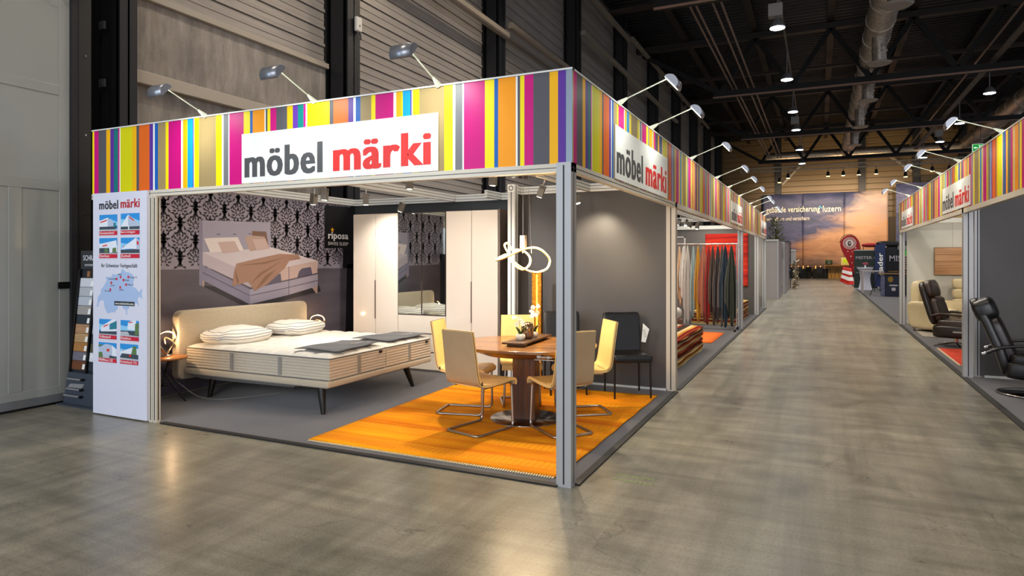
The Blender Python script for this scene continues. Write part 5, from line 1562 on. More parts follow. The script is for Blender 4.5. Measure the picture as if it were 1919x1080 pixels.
# hanging fabrics
rack = thing('fabric_rack', 'chrome rolling rack carrying a row of hanging fabrics', 'rack', (0, 10.8, 0))
MB().cyl((-1.75, 0, 1.913), (-0.06, 0, 1.913), 0.02, 10).build('rail', CHROME, rack)
for x in (-0.10, -1.72):
    MB().cyl((x, 0, 0.09), (x, 0, 1.913), 0.014, 8).build('upright', CHROME, rack)
    MB().cyl((x, -0.28, 0.09), (x, 0.28, 0.09), 0.014, 8).build('foot_bar', CHROME, rack)
    for y in (-0.28, 0.28):
        MB().cyl((x - 0.02, y, 0.045), (x + 0.02, y, 0.045), 0.042, 12).build('caster', BLACK, rack)
FAB = [(-1.48, '#8d6b4c', .10, .50, 'tan'), (-1.33, '#d3b08e', .09, .55, 'peach'), (-1.24, '#cfcac4', .10, .50, 'off-white'), (-1.15, '#b7b1ac', .13, .12, 'pale grey'), (-1.02, '#8fa3a4', .10, .26, 'ice blue'), (-0.92, '#c08a1c', .09, .16, 'mustard yellow'),
       (-0.80, '#a8674e', .16, .18, 'salmon pink'), (-0.69, '#8e1f18', .12, .14, 'dark red'), (-0.60, '#4a3a2e', .12, .13, 'dark brown'), (-0.49, '#3d3434', .12, .16, 'aubergine brown'), (-0.40, '#55504a', .10, .11, 'stone grey'), (-0.33, '#142a3c', .15, .10, 'navy blue'), (-0.20, '#2c3226', .16, .13, 'dark green')]
for i, (x, c, w, zb, nm) in enumerate(FAB):
    mt = fabric('cloth_%d' % i, c, c, 90, 0.9, 0.3)
    t = thing('hanging_fabric', '%s fabric sample hanging from the chrome rack' % nm, 'fabric', (x, 10.8, 1.90), group='fabrics on the rolling rack')
    rnd = random.Random(i)
    ph = rnd.random() * 6; sk = rnd.uniform(-.35, .35)
    H_ = 1.90 - zb
    def cf(u, v, w=w, ph=ph, sk=sk, H_=H_):
        # v 0 top ... 1 bottom; narrow at the hook, spreading, ending in a low corner
        s_ = 0.10 + 0.90 * min(1, (v / 0.55) ** 0.75)
        tt = u - 0.5
        drop = H_ * (v * (1 - 0.30 * max(0, abs(tt * 2 - sk) - 0.1) * v))
        a = 2 * pi * u * 2.5 + ph
        x_ = tt * 2 * w * 0.75 * s_ + 0.012 * sin(a * 1.7) * s_
        y_ = 0.20 * tt * s_ + 0.045 * sin(a) * s_
        return (x_, y_, -0.03 - drop)
    MB().grid(cf, 26, 20).build('cloth', mt, t, solid=0.004)
    MB().tube([(0, 0, 0.02), (0.0, 0.018, 0.03), (0, 0.02, 0.01), (0, 0, -0.04)], 0.003, 5).build('hook', CHROME, t)
# red hanging rug
def redrug():
    m = bpy.data.materials.new('rug_red_bands'); g = N(m)
    v = g.coord((0.3, 1, 7)); f = g.noise(v, 1.2, 4, 0.6)
    g.l(g.ramp(f, [(0.3, '#7c1010'), (0.45, '#b81e14'), (0.6, '#d83c1c'), (0.72, '#e86a2c')]), g.p.inputs['Base Color'])
    g.p.inputs['Roughness'].default_value = 0.9; return m
q = MB().grid(lambda u, v: (-1.45 + 1.17 * u, 15.28 + 0.004 * sin(u * 20), 0.80 + 1.5 * v), 14, 14).build('hanging_rug', redrug(), solid=0.012)
tag(q, 'large red and orange banded rug hanging on the grey wall of the rug booth', 'rug')
# mirror frame at left, cushion box
o = thing('standing_mirror', 'light framed panel standing behind the left end of the fabrics', 'mirror', (-2.35, 12.0, 0))
fb_ = MB().box((0, 0, 0), (0.9, 0.04, 2.1)).build('panel', mat('board_grey', '#7c7675', 0.5), o)
MB().box((-0.03, -0.01, 0), (0, 0.05, 2.13)).box((0.9, -0.01, 0), (0.93, 0.05, 2.13)).box((-0.03, -0.01, 2.1), (0.93, 0.05, 2.13)).build('frame', WHITE, o)
o = thing('cushion_box', 'white and brown patterned stool box behind the striped rug pile', 'box', (-0.95, 7.92, 0))
MB().cbox((0.06, 0, 0.25), (0.30, 0.28, 0.46)).build('box_body', mat('box_brown', '#7a5240', 0.7, noise=0.3, nscale=20), o, bevel=0.02)
MB().pillow((0.02, 0, 0.58), (0.18, 0.16, 0.12), 0.7, 0.5, 20, 10).build('cushion', mat('cushion_cream', '#d6cdc4', 0.8, noise=0.1, nscale=12), o)
# black chair in the rug booth + black bin in the end booth
dup(bc, (-0.55, 13.1, 0.012), radians(160), 'black leather chair in the rug booth seen behind the third post')
bn = thing('waste_bin', 'tall black waste bin with a white stripe in the small end booth', 'bin', (-0.55, 17.6, 0))
MB().cbox((0, 0, 0.48), (0.42, 0.3, 0.95)).build('body', BLACK, bn, bevel=0.02)
MB().cbox((0.02, -0.155, 0.45), (0.05, 0.01, 0.8)).build('stripe', SIGNW, bn)
# track spots of the rug booth
for i, (x, y) in enumerate([(-1.9, 7.3), (-1.55, 7.4), (-1.2, 7.5), (-0.9, 8.0), (-0.9, 8.7), (-0.9, 9.4), (-0.9, 10.1), (-0.9, 10.7)]):
    q = dup(ts0, (x, y, 2.44), 0.5 * i, 'square spotlight on the rug booth rail, %s from the front' % (['nearest', 'second', 'third', 'fourth', 'fifth', 'sixth', 'seventh', 'eighth'][i]), 'spotlights of the rug booth')
    q.rotation_euler = (0.3, 0.4 * ((i % 3) - 1), 0.4 * i)
for p, a, w in (((-1.2, 7.4, 2.2), (-0.6, 6.4, 0.3), 60), ((-0.9, 9.4, 2.2), (-0.8, 10.8, 0.9), 50), ((-0.9, 8.4, 2.2), (-0.9, 9.2, 0), 50), ((-1.5, 13.2, 2.3), (-1.0, 15.3, 1.6), 90), ((-2.4, 9.0, 2.3), (-3.5, 11, 1), 60), ((-1.0, 16.6, 2.4), (-1.0, 18, 1), 60)):
    light('spot_light', 'SPOT', p, aim=a, power=w, color=(1.0, 0.90, 0.74), spot_size=radians(100), spot_blend=0.8, shadow_soft_size=0.05)

# ================================================================== RIGHT BOOTH
DKL = mat('leather_espresso', '#241c17', 0.35, 0, 0.5, noise=0.12, nscale=6, bump=0.05)
DKL2 = mat('leather_espresso_cushion', '#3c2e26', 0.38, 0, 0.5, noise=0.12, nscale=5, bump=0.1)
BKL = mat('leather_night', '#121112', 0.36, 0, 0.5, bump=0.04)
BKL2 = mat('leather_dark_red', '#1d0f11', 0.36, 0, 0.5, bump=0.04)
CRL = mat('leather_sofa_cream', '#c9b994', 0.5, 0, 0.4, noise=0.05, nscale=4, bump=0.06)
# back-reclining swivel chair, faces local +y
def brown_recliner(loc, rz):
    t = thing('recliner', 'dark brown leather swivel recliner with wooden arms on a chrome star base', 'armchair', loc, rz)
    M = Matrix.Translation((0, -0.24, 0.44)) @ Matrix.Rotation(radians(16), 4, 'X')
    MB().pillow((0, -0.05, 0.36), (0.33, 0.06, 0.40), 0.4, 0.4, 30, 14, M=M).build('back_shell', DKL, t)
    MB().pillow((0, 0.03, 0.60), (0.27, 0.075, 0.17), 0.55, 0.45, 30, 14, M=M, fn=lambda q: Vector((q.x, q.y + 0.006 * sin(q.x * 40), q.z))).build('head_cushion', DKL2, t)
    MB().pillow((0, 0.04, 0.22), (0.27, 0.09, 0.25), 0.55, 0.45, 34, 18, M=M, fn=lambda q: Vector((q.x, q.y + 0.010 * sin(q.z * 45), q.z))).build('back_cushion', DKL2, t)
    MB().pillow((0, 0.05, 0.40), (0.29, 0.32, 0.10), 0.4, 0.35, 30, 14).build('seat_cushion', DKL2, t)
    MB().pillow((0, 0.02, 0.28), (0.31, 0.34, 0.12), 0.35, 0.3, 30, 14).build('seat_body', DKL, t)
    for s_ in (-1, 1):
        MB().tube(fillet([(s_ * 0.35, -0.30, 0.56), (s_ * 0.36, -0.15, 0.60), (s_ * 0.37, 0.30, 0.58), (s_ * 0.37, 0.36, 0.36), (s_ * 0.33, 0.26, 0.28)], 0.09, 6), 0.022, 8, w=0.032).build('armrest', mat('arm_dark_wood', '#2f2118', 0.3), t)
    MB().box((0.30, 0.02, 0.27), (0.325, 0.18, 0.30)).box((-0.325, 0.02, 0.27), (-0.30, 0.18, 0.30)).build('lever', SATIN, t, bevel=0.005)
    MB().cyl((0, 0, 0.05), (0, 0, 0.20), 0.035, 14).build('pedestal', CHROME, t)
    for i in range(5):
        a = i * 2 * pi / 5 + 0.4
        MB().tube([(0.03 * cos(a), 0.03 * sin(a), 0.07), (0.2 * cos(a), 0.2 * sin(a), 0.045), (0.38 * cos(a), 0.38 * sin(a), 0.016)], 0.010, 8, w=0.022).build('star_foot', CHROME, t)
    return t
brown_recliner((3.78, 9.75, 0.008), face(1, -0.4))
def black_recliner(loc, rz):
    t = thing('recliner', 'tall black leather recliner with round headrest and curved arms on a disc base', 'armchair', loc, rz)
    M = Matrix.Translation((0, -0.24, 0.40)) @ Matrix.Rotation(radians(21), 4, 'X')
    MB().pillow((0, 0.0, 0.30), (0.235, 0.06, 0.47), 0.4, 0.45, 34, 20, M=M, fn=lambda q: Vector((q.x * (1 - 0.12 * q.z / 0.47), q.y - 0.05 * (q.z / 0.47) ** 2, q.z))).build('back_shell', BKL, t)
    MB().pillow((0, 0.05, 0.22), (0.215, 0.08, 0.31), 0.45, 0.35, 30, 16, M=M).build('back_cushion', BKL2, t)
    MB().pillow((0, 0.02, 0.61), (0.22, 0.12, 0.14), 0.55, 0.4, 30, 14, M=M).build('headrest', BKL, t)
    MB().pillow((0, 0.10, 0.42), (0.27, 0.32, 0.08), 0.4, 0.35, 30, 14).build('seat_cushion', BKL, t)
    MB().pillow((0, 0.06, 0.30), (0.28, 0.32, 0.11), 0.35, 0.35, 30, 14).build('seat_body', BKL, t)
    for s_ in (-1, 1):
        MB().tube(spline([(s_ * 0.34, -0.42, 0.49), (s_ * 0.34, -0.25, 0.57), (s_ * 0.34, 0.05, 0.60), (s_ * 0.34, 0.30, 0.56), (s_ * 0.33, 0.48, 0.48)], 5), 0.018, 8, w=0.03).build('armrest', BKL, t)
        MB().cyl((s_ * 0.34, -0.42, 0.49), (s_ * 0.34, -0.455, 0.475), 0.02, 10).build('arm_cap', CHROME, t)
        MB().beam((s_ * 0.33, 0.05, 0.58), (s_ * 0.28, 0.05, 0.36), 0.05, 0.03).build('arm_support', BKL, t)
        MB().tube([(s_ * 0.29, 0.0, 0.27), (s_ * 0.31, 0.04, 0.30), (s_ * 0.31, 0.16, 0.34)], 0.010, 8).build('lever', mat('lever_brass', '#b5a374', 0.3, 0.8), t)
    MB().cyl((0, 0, 0.03), (0, 0, 0.20), 0.035, 16).build('pedestal', CHROME, t)
    MB().lathe([(0.0, 0.004), (0.335, 0.004), (0.34, 0.012), (0.33, 0.02), (0.06, 0.035), (0.0, 0.036)], 40).build('disc_base', mat('disc_black_chrome', '#2a2627', 0.12, 0.9), t)
    MB().lathe([(0.334, 0.005), (0.343, 0.012), (0.334, 0.021)], 40).build('disc_rim', CHROME, t)
    return t
black_recliner((3.79, 5.16, 0.008), face(1, -0.22))
# cream high back sofa under the picture
def sofa(loc, rz, L, label, hb_=1.25):
    t = thing('sofa', label, 'sofa', loc, rz)
    MB().box((-L / 2, -0.42, 0.08), (L / 2, 0.40, 0.34)).build('base', CRL, t, bevel=0.03, seg=3)
    n_ = max(1, int(L / 0.75))
    w_ = (L - 0.3) / n_
    for i in range(n_):
        cx_ = -L / 2 + 0.15 + w_ * (i + 0.5)
        MB().pillow((cx_, 0.05, 0.40), (w_ / 2, 0.36, 0.10), 0.4, 0.3, 28, 12).build('seat_cushion', CRL, t)
        zz = 0.45
        for j in range(3):
            h_ = (hb_ - 0.45) / 3
            MB().pillow((cx_, -0.32 - 0.03 * j, zz + h_ * (j + 0.5)), (w_ / 2, 0.11, h_ / 2 * 1.03), 0.35, 0.3, 28, 12).build('back_cushion', CRL, t)
    for s_ in (-1, 1):
        MB().pillow((s_ * (L / 2 + 0.02), 0.0, 0.42), (0.10, 0.42, 0.10), 0.6, 0.4, 24, 12).build('arm_pad', CRL, t)
        MB().pillow((s_ * (L / 2 + 0.02), 0.0, 0.24), (0.07, 0.40, 0.20), 0.35, 0.3, 24, 12).build('arm_side', CRL, t)
        for y in (-0.3, 0.33):
            MB().cyl((s_ * (L / 2 - 0.08), y, 0.0), (s_ * (L / 2 - 0.08), y, 0.09), 0.025, 8).build('foot', SATIN, t)
    return t
sofa((5.25, 13.2, 0.008), radians(180), 2.2, 'cream leather sofa with high three-part backrest under the wooden wall panel', 1.12)
# cream armchair
ac = thing('armchair', 'cream leather armchair with flared arms at the far end of the right booth', 'armchair', (3.86, 12.5, 0.008), face(0.75, -0.65))
MB().pillow((0, 0.05, 0.40), (0.28, 0.32, 0.11), 0.4, 0.35, 28, 12).build('seat_cushion', CRL, ac)
MB().pillow((0, -0.30, 0.72), (0.30, 0.12, 0.38), 0.4, 0.4, 28, 14).build('backrest', CRL, ac)
for s_ in (-1, 1):
    MB().pillow((s_ * 0.36, 0.02, 0.36), (0.09, 0.38, 0.30), 0.45, 0.4, 26, 14, fn=lambda q, s_=s_: Vector((q.x + s_ * 0.10 * max(0, q.z / 0.3), q.y, q.z))).build('arm', CRL, ac)
MB().box((-0.3, -0.35, 0.06), (0.3, 0.33, 0.32)).build('base', mat('base_brown_dark', '#33261c', 0.5), ac, bevel=0.02)
for x, y in ((-.3, -.3), (.3, -.3), (-.3, .33), (.3, .33)):
    MB().cyl((x, y, 0), (x, y, 0.07), 0.022, 8).build('foot', SATIN, ac)
# black recliner further in
t2 = thing('recliner', 'black leather lounge chair between the brown recliner and the cream sofa', 'armchair', (4.55, 11.0, 0.008), face(0.3, -0.95))
MB().pillow((0, -0.28, 0.80), (0.34, 0.13, 0.42), 0.45, 0.4, 30, 16, fn=lambda q: Vector((q.x, q.y + 0.012 * sin(q.z * 30) - 0.25 * q.z, q.z))).build('backrest', DKL, t2)
MB().pillow((0, 0.10, 0.42), (0.30, 0.38, 0.11), 0.4, 0.35, 28, 12).build('seat_cushion', DKL, t2)
for s_ in (-1, 1):
    MB().pillow((s_ * 0.36, 0.08, 0.55), (0.055, 0.36, 0.05), 0.5, 0.4, 24, 10).build('armrest', DKL2, t2)
    MB().box((s_ * 0.36 - 0.03, -0.2, 0.1), (s_ * 0.36 + 0.03, 0.3, 0.52)).build('arm_side', DKL, t2, bevel=0.02)
MB().cyl((0, 0, 0), (0, 0, 0.32), 0.20, 24).build('swivel_base', DKL, t2)
# wooden wall panel: four boards
wp = thing('wall_panel_picture', 'square light wood panel of four boards hanging above the cream sofa', 'wall decoration', (4.02, 13.985, 1.21))
BW = wood('panel_light_oak', '#9a6c44', '#b98a5e', '#cfa377', 0.45, 1.4, 'x')
for i in range(4):
    MB().box((0, -0.03, 0.158 * i), (1.0, 0, 0.158 * i + 0.153)).build('board', BW, wp, bevel=0.003)
MB().box((-0.012, -0.024, -0.012), (1.012, 0.004, 0.645)).build('frame', mat('frame_brown', '#7a5a3c', 0.5), wp)
# rugs in the right booth
q = MB().grid(lambda u, v: (3.45 + 2.2 * u, 7.3 + 2.0 * v, 0.014), 4, 4).build('area_rug', mat('rug_rust_red', '#b8300c', 0.9, noise=0.2, nscale=9, bump=0.4), solid=0.012)
tag(q, 'rust red rug with pale edging lying under the brown recliner', 'rug')
MB().box((3.42, 7.27, 0.007), (3.45, 9.33, 0.018)).box((3.45, 7.27, 0.007), (5.65, 7.3, 0.018)).build('edging', mat('edging_cream', '#b8a488', 0.9), q)
q = MB().grid(lambda u, v: (3.45 + 1.3 * u, 11.2 + 1.6 * v, 0.014), 4, 4).build('area_rug', rug_stripe_mat('rug_grey_lines', 0.4, 40, 1), solid=0.012)
q.data.materials[0] = mat('rug_grey_pattern', '#8b8377', 0.95, noise=0.35, nscale=25, stretch=(1, 4, 1), bump=0.4)
tag(q, 'grey patterned rug lying before the cream armchair', 'rug')
# spots of the right booth
for i, (x, y) in enumerate(((4.0, 9.9), (4.35, 9.9), (5.2, 11.5))):
    q = dup(ts0, (x, y, 2.46), 0.7 * i, ['tilted spotlight left under the right booth fascia', 'spotlight hanging right under the right booth fascia', 'spotlight deeper inside the right booth'][i], 'spotlights of the right booth')
for p, a, w in (((4.4, 12.0, 2.2), (4.6, 14.0, 1.6), 40), ((4.0, 9.9, 2.2), (4.0, 11.0, 0.3), 40), ((6.0, 11.5, 2.3), (5.3, 13.6, 0.6), 60), ((3.9, 8.2, 2.3), (4.0, 9.8, 0.5), 20)):
    light('spot_light', 'SPOT', p, aim=a, power=w, color=(1.0, 0.90, 0.72), spot_size=radians(95), spot_blend=0.8, shadow_soft_size=0.05)

# ================================================================== FAR END
def banner_mat():
    m = bpy.data.materials.new('print_sunset_clouds'); g = N(m)
    tc = g.n('ShaderNodeTexCoord'); sep = g.n('ShaderNodeSeparateXYZ'); g.l(tc.outputs['Object'], sep.inputs[0])
    X, Z = sep.outputs[0], sep.outputs[2]
    v = g.coord((0.16, 1, 0.55)); f = g.noise(v, 1.3, 7, 0.62, 0.6)
    v2 = g.coord((0.35, 1, 1.1)); f2 = g.noise(v2, 1.6, 6, 0.6, 0.5)
    # height factor 0..1 and rightwards drift
    h = g.math('DIVIDE', Z, 7.1)
    s_ = g.math('ADD', g.math('MULTIPLY', g.math('SUBTRACT', h, 0.52), 4.0), g.math('MULTIPLY', g.math('SUBTRACT', X, 4.6), -0.42))
    s_ = g.math('ADD', s_, g.math('MULTIPLY', g.math('SUBTRACT', f, 0.5), 5.0))
    mask = g.ramp(g.math('MULTIPLY', g.math('ADD', s_, 1.0), 0.5), [(0.25, (0, 0, 0)), (0.75, (1, 1, 1))])
    low = g.ramp(g.math('ADD', h, g.math('MULTIPLY', g.math('SUBTRACT', f2, 0.5), 0.5)), [(0.05, '#5a4238'), (0.28, '#a0704c'), (0.5, '#c09068'), (0.75, '#a58c82'), (1.0, '#c8b2a0')])
    up = g.ramp(f2, [(0.3, '#23304a'), (0.55, '#46496a'), (0.8, '#6c6680')])
    g.l(g.mixc(mask, low, up), g.p.inputs['Base Color'])
    g.p.inputs['Roughness'].default_value = 0.6
    return m
BAN = banner_mat()
bn1 = thing('wall_banner', 'huge printed banner with sunset clouds and white lettering on the far wall', 'banner', (-2.97, 57, 0.45))
w3 = 9.57 / 3
for i in range(3):
    MB().grid(lambda u, v, i=i: (w3 * (i + u) - 0.01 * (u > .99), 0.03 * sin((i + u) * 9) * (1 - v), 6.68 * v), 20, 10).build('banner_panel', BAN, bn1, solid=0.02)
OFFW = mat('banner_text_white', '#e8dcc8', 0.6, emit='#e8dcc8', es=0.0)
text('lettering', 'gebäude versicherung', OFFW, bn1, (0.28, -0.06, 4.95), (1, 0, 0), (0, 0, 1), 4.25, 0.66, 0.02)
text('lettering', 'luzern', OFFW, bn1, (4.75, -0.06, 5.06), (1, 0, 0), (0, 0, 1), 1.38, 0.52, 0.02)
text('lettering', 'wir sichern und versichern', OFFW, bn1, (0.32, -0.06, 4.40), (1, 0, 0), (0, 0, 1), 3.4, 0.33, 0.0)
MB().box((4.45, -0.07, 5.50), (4.68, -0.06, 5.58)).box((4.60, -0.07, 5.35), (4.68, -0.06, 5.58)).build('corner_mark', mat('mark_blue', '#3fb0d8', 0.5), bn1)
bn2 = thing('wall_banner', 'second sunset cloud banner hanging farther right above the black stands', 'banner', (6.95, 54.8, 0.45))
MB().grid(lambda u, v: (9 * u, 0.05 * sin(u * 40), 7.0 * v), 60, 6).build('banner_panel', BAN, bn2, solid=0.02)
for x_ in (-1.2, 2.1, 4.1, 7.0):
    light('banner_wash', 'SPOT', (x_, 49.3, 7.4), aim=(x_ + 0.3, 57, 3.6), power=1500, color=(1.0, 0.80, 0.60), spot_size=radians(85), spot_blend=0.9, shadow_soft_size=0.15)
for x_ in (-0.6, 3.1, 5.2, 9.6):
    light('wall_wash', 'SPOT', (x_, 51.5, 6.5), aim=(x_, 58, 8.6), power=500, color=(1.0, 0.72, 0.40), spot_size=radians(110), spot_blend=0.9, shadow_soft_size=0.15)

# lighting truss with stage lamps
rig = thing('lighting_truss', 'thin silver lighting truss with stage lamps before the far wall', 'truss', (0, 49.0, 8.2))
b = MB()
for dz in (0, 0.3):
    for dy in (0, 0.3):
        b.cyl((-4, dy, dz), (16, dy, dz), 0.03, 6)
b.build('chords', mat('truss_alu', '#b9b2a8', 0.35, 0.6), rig)
b = MB()
for i in range(66):
    x = -4 + 0.3 * i
    b.cyl((x, 0, 0), (x + 0.15, 0, 0.3), 0.014, 5, cap=False); b.cyl((x + 0.15, 0, 0.3), (x + 0.3, 0, 0), 0.014, 5, cap=False)
b.build('lacing', MATS['truss_alu'], rig)
WY = mat('stage_lens', '#ffffff', 0.5, emit='#ffd27a', es=14)
for i, x in enumerate((-1.2, -0.6, 2.1, 3.1, 4.1, 5.2, 7.0, 8.6, 9.6, 12)):
    t = thing('stage_lamp', 'small stage lamp on the far lighting truss, %s from the left' % ['first', 'second', 'third', 'fourth', 'fifth', 'sixth', 'seventh', 'eighth', 'ninth', 'tenth'][i], 'stage lamp', (x, 49, 7.9 - (0.3 if i in (0, 6) else 0)), group='stage lamps on the far truss')
    MB().cyl((0, 0, -0.28), (0, 0.0, 0.05), 0.13, 10, r2=0.09).build('body', BLACK, t)
    MB().cyl((0, 0, -0.30), (0, 0, -0.285), 0.12, 12).build('lens', WY, t)
    MB().cyl((0, 0, 0.05), (0, 0, 0.32 + (0.3 if i in (0, 6) else 0)), 0.02, 6).build('clamp', BLACK, t)

# tree top behind the left partitions, white partitions
PART = mat('partition_grey_white', '#a9a3a3', 0.5)
for i, (y, x1, z1, lab) in enumerate(((23.2, 0.09, 2.28, 'pale grey partition wall just beyond the left booth row'), (27.0, 0.14, 2.27, 'second pale partition behind the first, left of the aisle'), (34.0, 0.38, 2.0, 'farther small white partition board left of the aisle'))):
    o = thing('partition', lab, 'partition', (x1, y, 0))
    zb = 1.25 if i == 2 else 0.0
    MB().box((-2.0 if i < 2 else -0.45, 0, zb), (0, 0.05, z1)).build('panel', PART, o)
    MB().box((-2.0 if i < 2 else -0.45, -0.02, z1), (0.01, 0.07, z1 + 0.05)).build('top_rail', WHITE, o)
    MB().box((-0.04, -0.015, 0), (0.01, 0.06, z1)).build('post', ALU, o)
    if i < 2: MB().box((0.0, 0.02, 0), (0.03, 2.0 if i == 0 else 4.0, z1)).build('side_panel', mat('partition_side', '#8a8588', 0.5), o)
rk = thing('display_rack', 'tall dark wire rack with bottles behind the white partitions', 'rack', (0.15, 31.5, 0))
for x, y in ((0, 0), (0, 2), (-0.6, 0), (-0.6, 2)):
    MB().box((x - .02, y - .02, 0), (x + .02, y + .02, 2.45)).build('upright', BLACK, rk)
for z_ in (0.5, 0.95, 1.4, 1.85, 2.25, 2.45):
    MB().box((-0.6, 0, z_), (0.0, 2, z_ + 0.03)).build('shelf', mat('shelf_grey', '#6b6c74', 0.5), rk)
    if z_ < 2.2:
        for j in range(4):
            MB().lathe([(0.0, 0), (0.06, 0.0), (0.06, 0.2), (0.02, 0.27), (0.02, 0.33), (0.0, 0.33)], 8, (-0.08, 0.3 + 0.4 * j, z_ + 0.03)).build('bottle', mat(['bottle_pale', 'bottle_blue'][j % 2], ['#c9ccd0', '#2a4a7a'][j % 2], 0.3), rk)
def tree_top(x, y, z0, h, lab):
    t = thing('potted_tree', lab, 'tree', (x, y, 0))
    MB().cyl((0, 0, 0), (0, 0, z0 + h * 0.6), 0.035, 6).build('trunk', mat('bark', '#3c2c1e', 0.8), t)
    MB().lathe([(0.0, 0), (0.2, 0), (0.25, 0.4), (0.22, 0.4), (0, 0.36)], 14).build('pot', BLACK, t)
    rnd = random.Random(2); b = MB()
    for i in range(420):
        a = rnd.uniform(0, 2 * pi); zz = rnd.random(); r = (0.42 * (1 - 0.5 * zz)) * rnd.random() ** 0.5
        c = Vector((r * cos(a), r * sin(a), z0 + h * zz)); d = Vector((cos(a) * .6, sin(a) * .6, rnd.uniform(0.2, 1.2))).normalized(); s_ = d.cross(Vector((0, 0, 1))).normalized()
        L_ = rnd.uniform(.08, .16)
        b.add([c, c + d * L_ * .5 + s_ * .02, c + d * L_, c + d * L_ * .5 - s_ * .02], [(0, 1, 2, 3)])
    tag(b.build('foliage', mat('tree_leaves', '#5a5a24', 0.6), t), kind='stuff')
tree_top(-0.15, 26.1, 2.25, 1.05, 'small leafy tree rising above the pale partition left of the aisle')
# silver tinsel column
ts_ = thing('tinsel_column', 'narrow glittering silver tinsel decoration standing left of the aisle', 'decoration', (0.42, 32.6, 0))
MB().cyl((0, 0, 0), (0, 0, 1.45), 0.02, 6).build('pole', SATIN, ts_)
rnd = random.Random(8); b = MB()
for i in range(260):
    zz = rnd.random() * 1.45; a = rnd.uniform(0, 2 * pi); r = 0.06 + 0.13 * rnd.random()
    c = Vector((0, 0, zz)); e = Vector((r * cos(a), r * sin(a), zz + rnd.uniform(-.1, .1)))
    b.add([c, e, e + Vector((0.01, 0.0, 0.04)), c + Vector((0, 0, 0.03))], [(0, 1, 2, 3)])
tag(b.build('tinsel', mat('tinsel_silver', '#d8c8a8', 0.15, 1.0), ts_), kind='stuff')

# dark dining rows far behind
rnd = random.Random(11)
DT = mat('far_cloth_black', '#15110f', 0.8)
k = 0
for i in range(5):
    x = -3.4 + 1.25 * i
    t = thing('banquet_table', 'black covered banquet table below the sunset banner, %s from the left' % ['first', 'second', 'third', 'fourth', 'fifth'][i], 'table', (x, 53.0, 0), group='black tables at the far end')
    MB().box((-0.55, -0.4, 0.0), (0.55, 0.4, 0.76)).build('cloth', DT, t, bevel=0.02)
    for j in range(3):
        MB().lathe([(0, 0), (0.05, 0), (0.03, 0.1), (0.045, 0.22), (0, 0.22)], 8, (-0.35 + 0.35 * j, 0.1 * (j % 2), 0.76)).build('candle_glass', mat('candle_glow', '#ffcf80', 0.4, emit='#ffb050', es=0.8), t)
for i in range(8):
    x = -3.5 + 0.72 * i
    t = thing('far_chair', 'dark chair in front of the black tables at the far end, %s from the left' % ['first', 'second', 'third', 'fourth', 'fifth', 'sixth', 'seventh', 'eighth'][i], 'chair', (x, 52.0, 0), rnd.uniform(-.4, .4), 'dark chairs at the far end')
    MB().box((-0.2, -0.2, 0.43), (0.2, 0.2, 0.47)).build('seat', BLACK, t)
    MB().box((-0.2, -0.22, 0.5), (0.2, -0.19, 0.9)).build('backrest', BLACK, t)
    for xx in (-.18, .18):
        for yy in (-.18, .18):
            MB().box((xx - .015, yy - .015, 0), (xx + .015, yy + .015, 0.43)).build('leg', BLACK, t)
bar = thing('bar_counter', 'warmly lit wooden bar counter with stools at the far end of the aisle', 'counter', (2.75, 52.5, 0))
MB().box((-0.85, -0.3, 1.0), (0.95, 0.3, 1.06)).build('counter_top', mat('bar_wood', '#a8702c', 0.4), bar)
MB().box((-0.8, 0.2, 0.0), (0.9, 0.26, 1.0)).build('front_panel', mat('bar_panel', '#b5823a', 0.5), bar)
for x in (-0.8, 0.88):
    MB().box((x - 0.03, -0.28, 0), (x + 0.03, -0.22, 1.0)).build('leg', BLACK, bar)
for i, x in enumerate((2.2, 2.75, 3.3)):
    t = thing('bar_stool', 'bar stool before the far bar counter, %s one' % ['left', 'middle', 'right'][i], 'stool', (x, 51.8, 0), 0, 'stools at the far bar')
    MB().cyl((0, 0, 0.72), (0, 0, 0.76), 0.17, 12).build('seat', BLACK, t)
    for s_ in (-1, 1):
        MB().cyl((0.05 * s_, 0, 0.72), (0.2 * s_, -0.12, 0), 0.015, 6).build('leg', BLACK, t)
        MB().cyl((0.05 * s_, 0, 0.72), (0.2 * s_, 0.12, 0), 0.015, 6).build('leg', BLACK, t)
o = thing('lit_box', 'small glowing yellow box standing on the far bar counter', 'box', (3.35, 52.5, 1.06))
MB().cbox((0, 0, 0.3), (0.62, 0.3, 0.58)).build('box_body', mat('box_cream', '#d8c88a', 0.5), o, bevel=0.02)
MB().cbox((0, -0.155, 0.32), (0.36, 0.01, 0.34)).build('screen', mat('box_screen', '#a8b820', 0.5, emit='#d0d820', es=0.25), o)
o = thing('beer_dispenser', 'dark green dispenser at the left end of the far bar counter', 'dispenser', (2.2, 52.5, 1.06))
MB().cbox((0, 0, 0.22), (0.5, 0.3, 0.4)).build('body', mat('dispenser_green', '#2c3a1a', 0.5), o, bevel=0.06)
MB().box((-0.02, -0.2, 0.1), (0.02, -0.15, 0.3)).build('tap', SATIN, o)
light('bar_glow', 'SPOT', (2.7, 50.5, 3.2), aim=(2.7, 52.6, 0.8), power=160, color=(1.0, 0.72, 0.25), spot_size=radians(70), shadow_soft_size=0.2)

